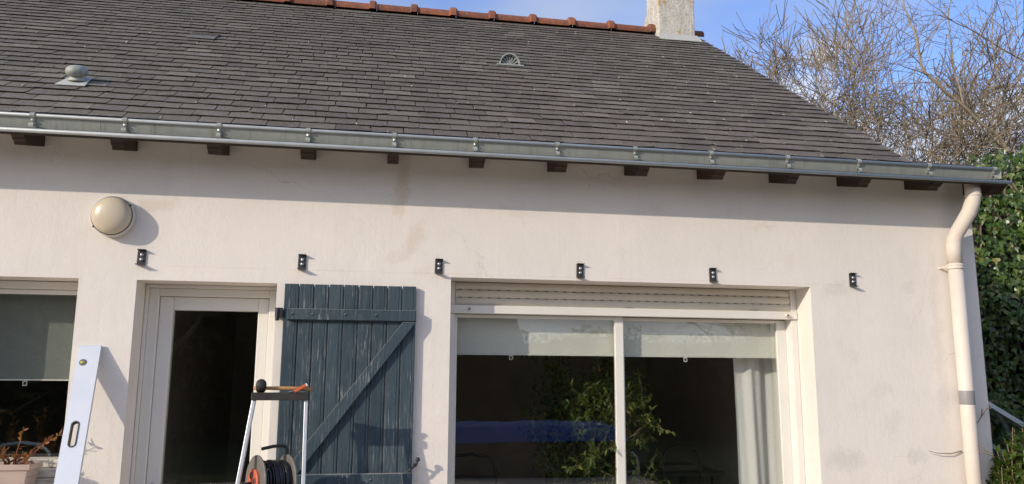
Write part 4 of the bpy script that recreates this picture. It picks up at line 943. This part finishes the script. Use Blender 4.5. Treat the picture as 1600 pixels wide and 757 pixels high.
b = len(vs); vs += [v + V((0, 0.9, 0)) for v in vs]; fs += [tuple(b + q for q in reversed(f)) for f in fs]
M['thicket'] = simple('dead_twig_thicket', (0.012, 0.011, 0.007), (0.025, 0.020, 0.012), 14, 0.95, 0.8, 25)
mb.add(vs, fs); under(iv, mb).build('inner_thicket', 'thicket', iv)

# cold frame with sloping glass
cf = thing('cold_frame', 'small aluminium framed glass lean-to partly hidden behind a shrub by the wall end', 'greenhouse', (5.15, 0.9, 0))
A, B_, C_, D_ = (4.70, 0.50, 0), (5.75, 0.50, 0), (5.75, 1.35, 0), (4.70, 1.35, 0); zl_, zr_ = 1.515, 0.93
mb = MB()
def cbar(a, b, w_=0.016): 
    m2 = MB(); bar(m2, a, b, w_, w_); under(cf, m2).build('frame_bar', 'alu', cf, bevel=0.002)
for y in (0.50, 1.35):
    cbar((4.70, y, 0), (4.70, y, zl_ - 0.02)); cbar((5.75, y, 0), (5.75, y, zr_ - 0.02)); 
    m2 = MB().prism([(4.66, y - 0.02, zl_ + 0.025), (5.80, y - 0.02, zr_ - 0.025), (5.80, y - 0.02, zr_ - 0.065), (4.66, y - 0.02, zl_ - 0.015)], (0, 0.04, 0)); under(cf, m2).build('frame_bar', 'alu', cf, bevel=0.002)
    m2 = MB().box(4.717, 5.733, y - 0.01, y + 0.01, 0.78, 0.81); under(cf, m2).build('frame_bar', 'alu', cf, bevel=0.002)
m2 = MB().prism([(4.717, 0.498, 0.03), (5.733, 0.498, 0.03), (5.733, 0.498, zr_ - 0.07), (4.717, 0.498, zl_ - 0.03)], (0, -0.003, 0)); under(cf, m2).build('pane', 'glass', cf)
m2 = MB().prism([(4.70, 0.522, zl_ + 0.004), (4.70, 1.328, zl_ + 0.004), (5.76, 1.328, zr_ - 0.045), (5.76, 0.522, zr_ - 0.045)], (0, 0, 0.004)); under(cf, m2).build('pane', 'glass', cf)
m2 = MB().box(4.72, 5.73, 1.345, 1.349, 0.03, 0.85); under(cf, m2).build('pane', 'glass', cf)

def shrub(name, lab, c, rx, ry, rz, nst, nleaf, seed, mat, group=None, ll=(0.06, 0.10)):
    t = thing(name, lab, 'shrub', (c[0], c[1], 0), group); r = random.Random(seed); ms, mlf = MB(), MB()
    for k in range(nst):
        a = r.uniform(0, 2 * math.pi); q = r.random() ** 0.5; tip = V((c[0] + rx * q * math.cos(a), c[1] + ry * q * math.sin(a), c[2] * r.uniform(0.7, 1.0) * (1 - 0.25 * q)))
        b0 = V((c[0] + 0.1 * math.cos(a), c[1] + 0.1 * math.sin(a), 0)); pts = [b0.lerp(tip, j / 7) + V((0, 0, 0.08 * math.sin(j / 7 * 3.1))) + rdir(r) * 0.02 for j in range(8)]
        ms.tube(pts, [0.010 - 0.001 * j for j in range(8)], 5)
        for j in range(nleaf):
            u = r.uniform(0.45, 1.0) * 7; i = min(int(u), 6); p = pts[i].lerp(pts[i + 1], u - i)
            leaf(mlf, p, (pts[7] - pts[5]).normalized() * 0.5 + rdir(r) * 0.9, V((0, -0.3, 1)) + rdir(r) * 0.5, r.uniform(*ll), r.uniform(0.025, 0.04), r.random(), 0.25, False, 0.2)
    under(t, ms).build('stems', 'stem', t); tag(under(t, mlf).build('leaves', mat, t, fix=False), kind='stuff')
shrub('shrub', 'yellow green leafy shrub at the foot of the wall end, before the glass lean-to', (4.60, -0.10, 1.46), 0.30, 0.2, 1.1, 110, 34, 5, 'laurel', None, (0.05, 0.085))
# dry twigs sticking out behind the downpipe
tw = thing('dry_twig', 'thin dry creeper twig poking out behind the foot of the downpipe', 'twig', (4.12, -0.02, 1.1))
for pts in ([(4.13, -0.01, 1.13), (4.03, -0.03, 1.115), (3.93, -0.035, 1.12), (3.86, -0.03, 1.135)], [(4.17, -0.14, 1.14), (4.22, -0.15, 1.12), (4.28, -0.14, 1.10)], [(4.165, -0.14, 1.19), (4.21, -0.15, 1.14), (4.27, -0.15, 1.12)],
            [(4.21, -0.03, 1.26), (4.27, -0.05, 1.36), (4.31, -0.05, 1.40), (4.36, -0.05, 1.47)], [(4.28, -0.05, 1.37), (4.285, -0.06, 1.42)], [(4.33, -0.05, 1.425), (4.36, -0.06, 1.43)]):
    m2 = MB().tube(pts, [0.0045, 0.004, 0.003, 0.002][:len(pts)], 5); under(tw, m2).build('twig', 'twig', tw)

# ---------------------------------------------------------------- bare trees
def grow(r, out, p, d, ln, rr, lev, maxlev, cfg):
    n = 6 if lev < 2 else 4; pts = [V(p)]; dd = V(d).normalized()
    for k in range(n):
        dd = (dd + rdir(r) * cfg['wob'] + V((0, 0, cfg['up'] * (0.5 if lev == 0 else 1.0)))).normalized(); pts.append(pts[-1] + dd * ln / n)
    rs = [max(rr * (1 - 0.62 * k / n), cfg['rmin']) for k in range(n + 1)]
    out[0 if lev < 2 else 1].append((pts, rs))
    if lev >= maxlev: return
    nch = cfg['nch'][lev]
    for c in range(nch):
        t = r.uniform(cfg['t0'] if lev == 0 else 0.25, 1.0) if c else 1.0; u = t * n; i = min(int(u), n - 1); q = pts[i].lerp(pts[i + 1], u - i)
        tdir = (pts[i + 1] - pts[i]).normalized(); side = rdir(r); side = (side - tdir * side.dot(tdir)).normalized()
        ang = rad(r.uniform(*cfg['ang'])) * (0.5 if c == 0 else 1.0) * (0.92 if lev >= 2 else 1.0)
        nd = tdir * math.cos(ang) + side * math.sin(ang)
        grow(r, out, q, nd, ln * r.uniform(*cfg['len']) * (1.25 if lev >= 1 else 1.0) * (1.1 - 0.35 * t if lev == 0 else 1), rs[i] * r.uniform(0.45, 0.68), lev + 1, maxlev, cfg)
def tree(name, lab, base, d, ln, rr, seed, maxlev, cfg, group='bare trees behind the house', mats=('bark2', 'twig'), extra=None):
    t = thing(name, lab, 'tree', base, group); r = random.Random(seed); out = ([], [])
    if d is not None: grow(r, out, V(base), d, ln, rr, 0, maxlev, cfg)
    if extra: extra(r, out)
    a, b = MB(), MB()
    for pts, rs in out[0]: a.tube(pts, rs, 7 if rs[0] > 0.03 else 5, False)
    for pts, rs in out[1]: b.tube(pts, rs, 4 if rs[0] > 0.008 else 3, False)
    under(t, a).build('trunk', mats[0], t, fix=False, smooth=True)
    if b.v: tag(under(t, b).build('crown', mats[1], t, fix=False), kind='stuff')
    return t
cfgA = dict(wob=0.055, up=0.015, rmin=0.0058, nch=(15, 8, 7, 4), t0=0.50, ang=(28, 66), len=(0.36, 0.55))
tree('bare_tree', 'tall bare tree with fine upswept twigs behind the sloping roof edge', (8.75, 8.2, 0), (-0.02, 0, 1), 6.0, 0.075, 5, 4, cfgA)
cfgB = dict(wob=0.05, up=0.03, rmin=0.0058, nch=(13, 8, 6, 4), t0=0.55, ang=(24, 55), len=(0.30, 0.46))
tree('bare_tree', 'small bare tree, leftmost beside the sloping roof edge', (7.45, 9.0, 0), (0, 0, 1), 5.9, 0.06, 15, 4, cfgB)
cfgD = dict(wob=0.08, up=0.01, rmin=0.0060, nch=(14, 8, 6, 3), t0=0.45, ang=(38, 85), len=(0.34, 0.52))
tree('bare_tree', 'low tangled bare tree just above the right end of the gutter', (11.0, 9.5, 0), (-0.05, 0, 1), 4.7, 0.085, 25, 4, cfgD)
tree('bare_tree', 'low bare tree with dense brown twigs between the tangled tree and roof edge', (9.7, 10.2, 0), (0.05, 0, 1), 5.0, 0.08, 35, 4, cfgD)
tree('bare_tree', 'bare tree with tangled grey twigs at the far right behind the ivy', (13.6, 9.0, 0), (0, 0, 1), 4.3, 0.08, 45, 4, cfgD)
cfgS = dict(wob=0.09, up=0.0, rmin=0.0056, nch=(13, 8, 6, 3), t0=0.55, ang=(35, 85), len=(0.30, 0.46))
tree('bare_shrub', 'dense tan thicket of bare twigs right behind the gutter, left of the ivy', (10.4, 7.3, 0), (0.02, 0, 1), 5.0, 0.06, 85, 4, cfgS)
tree('bare_shrub', 'dense brown thicket of bare twigs at the foot of the roof edge', (9.2, 8.0, 0), (0.05, 0, 1), 5.1, 0.06, 95, 4, cfgS)
tree('bare_shrub', 'thicket of bare twigs just above the top of the ivy', (11.9, 7.0, 0), (-0.02, 0, 1), 4.6, 0.06, 105, 4, cfgS)
cfgT = dict(wob=0.15, up=0.03, rmin=0.004, nch=(5, 4, 3), t0=0.25, ang=(35, 80), len=(0.35, 0.6))
def long_limbs(r, out):
    limbs = [([(9.55, 5.0, 0.0), (9.60, 5.0, 2.2), (9.62, 5.0, 4.0), (9.37, 5.0, 5.0), (8.69, 4.95, 5.61), (7.99, 4.9, 6.14), (7.87, 4.88, 6.62), (7.77, 4.9, 7.02), (7.68, 4.9, 7.48), (7.62, 4.9, 8.2)], 0.085, 0.010),
             ([(8.62, 4.95, 5.70), (8.55, 5.0, 6.36), (8.57, 5.05, 6.98), (8.69, 5.1, 7.6), (8.7, 5.1, 8.2)], 0.032, 0.008),
             ([(8.05, 4.9, 6.09), (7.57, 4.8, 6.17), (7.15, 4.75, 6.20), (6.85, 4.7, 6.26)], 0.022, 0.005),
             ([(8.50, 4.94, 5.75), (7.84, 4.8, 5.66), (7.35, 4.7, 5.54), (6.95, 4.7, 5.65)], 0.024, 0.005),
             ([(9.62, 5.0, 4.0), (9.9, 5.1, 5.2), (10.5, 5.2, 6.2), (10.23, 5.2, 6.45), (9.26, 5.1, 6.86), (8.62, 5.05, 7.10), (8.2, 5.0, 7.12), (7.85, 5.0, 6.97)], 0.050, 0.006),
             ([(8.62, 5.05, 7.10), (8.38, 5.0, 7.22), (8.1, 5.0, 7.45), (7.9, 5.0, 7.9)], 0.018, 0.005),
             ([(9.19, 5.0, 5.14), (9.12, 4.9, 5.8), (9.16, 4.9, 6.41), (9.22, 4.9, 7.25), (9.3, 4.9, 7.9)], 0.030, 0.007),
             ([(9.45, 5.0, 5.0), (9.42, 5.1, 5.6), (9.46, 5.1, 6.12), (9.47, 5.1, 6.95)], 0.028, 0.006),
             ([(9.3, 5.0, 5.1), (9.62, 5.1, 5.7), (9.70, 5.1, 6.3), (9.9, 5.2, 7.2), (10.1, 5.2, 7.9)], 0.026, 0.006),
             ([(9.37, 5.0, 5.0), (8.75, 4.8, 5.28), (8.0, 4.7, 5.62), (7.6, 4.6, 5.9)], 0.026, 0.006)]
    for pts, r0, r1 in limbs:
        pts = [V(p) for p in pts]; q = []
        for i in range(len(pts) - 1):
            for k in range(4):
                t = k / 4; p0 = pts[max(i - 1, 0)]; p1 = pts[i]; p2 = pts[i + 1]; p3 = pts[min(i + 2, len(pts) - 1)]
                q.append(0.5 * ((2 * p1) + (p2 - p0) * t + (2 * p0 - 5 * p1 + 4 * p2 - p3) * t * t + (3 * p1 - p0 - 3 * p2 + p3) * t ** 3) + rdir(r) * 0.012)
        q.append(pts[-1]); n = len(q); r0 *= 0.52; r1 *= 0.6; rs = [r0 + (r1 - r0) * (i / (n - 1)) ** 0.8 for i in range(n)]
        out[0].append((q, rs))
        for i in range(3, n - 1):
            if q[i].z < 4.9: continue
            if r.random() < 0.72:
                tdir = (q[i + 1] - q[i]).normalized(); side = rdir(r); side = (side - tdir * side.dot(tdir)).normalized()
                grow(r, out, q[i], tdir * 0.55 + side + V((0, 0, 0.35)), r.uniform(0.25, 0.85), min(rs[i] * 0.45, 0.010), 2, 3, dict(cfgT, nch=(0, 0, 4), rmin=0.0032))
tree('bare_tree', 'bare tree with long pale diagonal limbs rising left over the ivy', (9.55, 5.0, 0), None, 0, 0, 55, 3, cfgT, extra=long_limbs)

# ================================================================ GARDEN BEHIND THE VIEWPOINT (seen only in the glass)
hd = thing('garden_hedge', 'long clipped dark green hedge across the garden, seen mirrored in the glass', 'hedge', (3, -15, 0))
mb = MB(); r = random.Random(9)
for i in range(16000):
    x = r.uniform(-14, 22); z = r.random() ** 0.8 * (2.85 + 0.15 * math.sin(x * 1.3) + 0.1 * math.sin(x * 3.7) + 1.15 * max(0, min(1, (0.5 - x) / 2.0)) + 0.9 * max(0, min(1, (-4.8 - x) / 1.5))); y = -15 + 0.3 * math.sin(x * 2) + r.gauss(0, 0.16)
    leaf(mb, V((x, y, z)), rdir(r), rdir(r), r.uniform(0.09, 0.18), r.uniform(0.06, 0.11), r.random(), 0.2)
tag(under(hd, mb).build('foliage', 'hedgeleaf', hd, fix=False), kind='stuff')
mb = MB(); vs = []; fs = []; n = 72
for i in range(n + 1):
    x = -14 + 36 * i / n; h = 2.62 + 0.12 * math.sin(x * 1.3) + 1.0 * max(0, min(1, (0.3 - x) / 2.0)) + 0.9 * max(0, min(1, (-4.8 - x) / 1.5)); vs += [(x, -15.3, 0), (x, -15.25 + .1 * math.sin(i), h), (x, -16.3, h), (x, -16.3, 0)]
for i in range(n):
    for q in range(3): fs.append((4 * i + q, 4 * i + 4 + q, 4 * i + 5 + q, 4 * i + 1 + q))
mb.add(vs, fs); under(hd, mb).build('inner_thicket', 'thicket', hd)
fh = thing('neighbour_house', 'neighbouring house with pale gable and dark roof, seen mirrored in the glass', 'house', (1.5, -26, 0))
MB().prism([(-3.5, -4, 0), (-3.5, 4, 0), (-3.5, 4, 2.6), (-3.5, 0, 5.0), (-3.5, -4, 2.6)], (7, 0, 0)).build('wall', 'farwall', fh)
MB().prism([(-3.8, -4.5, 2.34), (-3.8, 0, 5.04), (-3.8, 4.5, 2.34), (-3.8, 4.5, 2.48), (-3.8, 0, 5.2), (-3.8, -4.5, 2.48)], (7.6, 0, 0)).build('roof', 'farroof', fh)
for x in (-2, 0.2, 2.2): MB().box(x, x + 0.9, 4.002, 4.03, 1.0, 2.1).build('window', 'furniture', fh)
pc = thing('pool', 'raised garden pool under a bright blue tarpaulin, seen mirrored in the glass', 'pool', (3.0, -8.6, 0))
mb = MB(); n = 26; vs = []; fs = []
for i in range(n + 1):
    for j in range(9):
        x = -2.2 + 3.55 * i / n; y = -1.0 + 2.0 * j / 8; edge = min(i, n - i, j * 2, (8 - j) * 2); z = 0.82 + 0.012 * math.sin(i * 1.7 + j) + 0.015 * math.sin(i * .6 - j * 2)
        vs.append((x, y, z if edge > 0 else 0.58))
for i in range(n):
    for j in range(8): fs.append((i * 9 + j, (i + 1) * 9 + j, (i + 1) * 9 + j + 1, i * 9 + j + 1))
mb.add(vs, fs); mb.build('tarpaulin', 'tarp', pc, smooth=True)
MB().box(-2.18, 1.33, -0.98, 0.98, 0.0, 0.57).build('pool_wall', 'furniture', pc)
cfgR = dict(wob=0.12, up=0.02, rmin=0.009, nch=(14, 8, 6), t0=0.25, ang=(25, 65), len=(0.4, 0.62))
tree('bare_tree', 'bare brown tree in the garden, mirrored in the right pane', (9.0, -12.0, 0), (0, 0, 1), 4.6, 0.12, 65, 3, cfgR, 'bare trees in the garden behind the viewpoint')
tree('bare_tree', 'bare tree in the garden, mirrored in the door glass', (-4.6, -13.0, 0), (0, 0, 1), 4.2, 0.10, 75, 3, cfgR, 'bare trees in the garden behind the viewpoint')
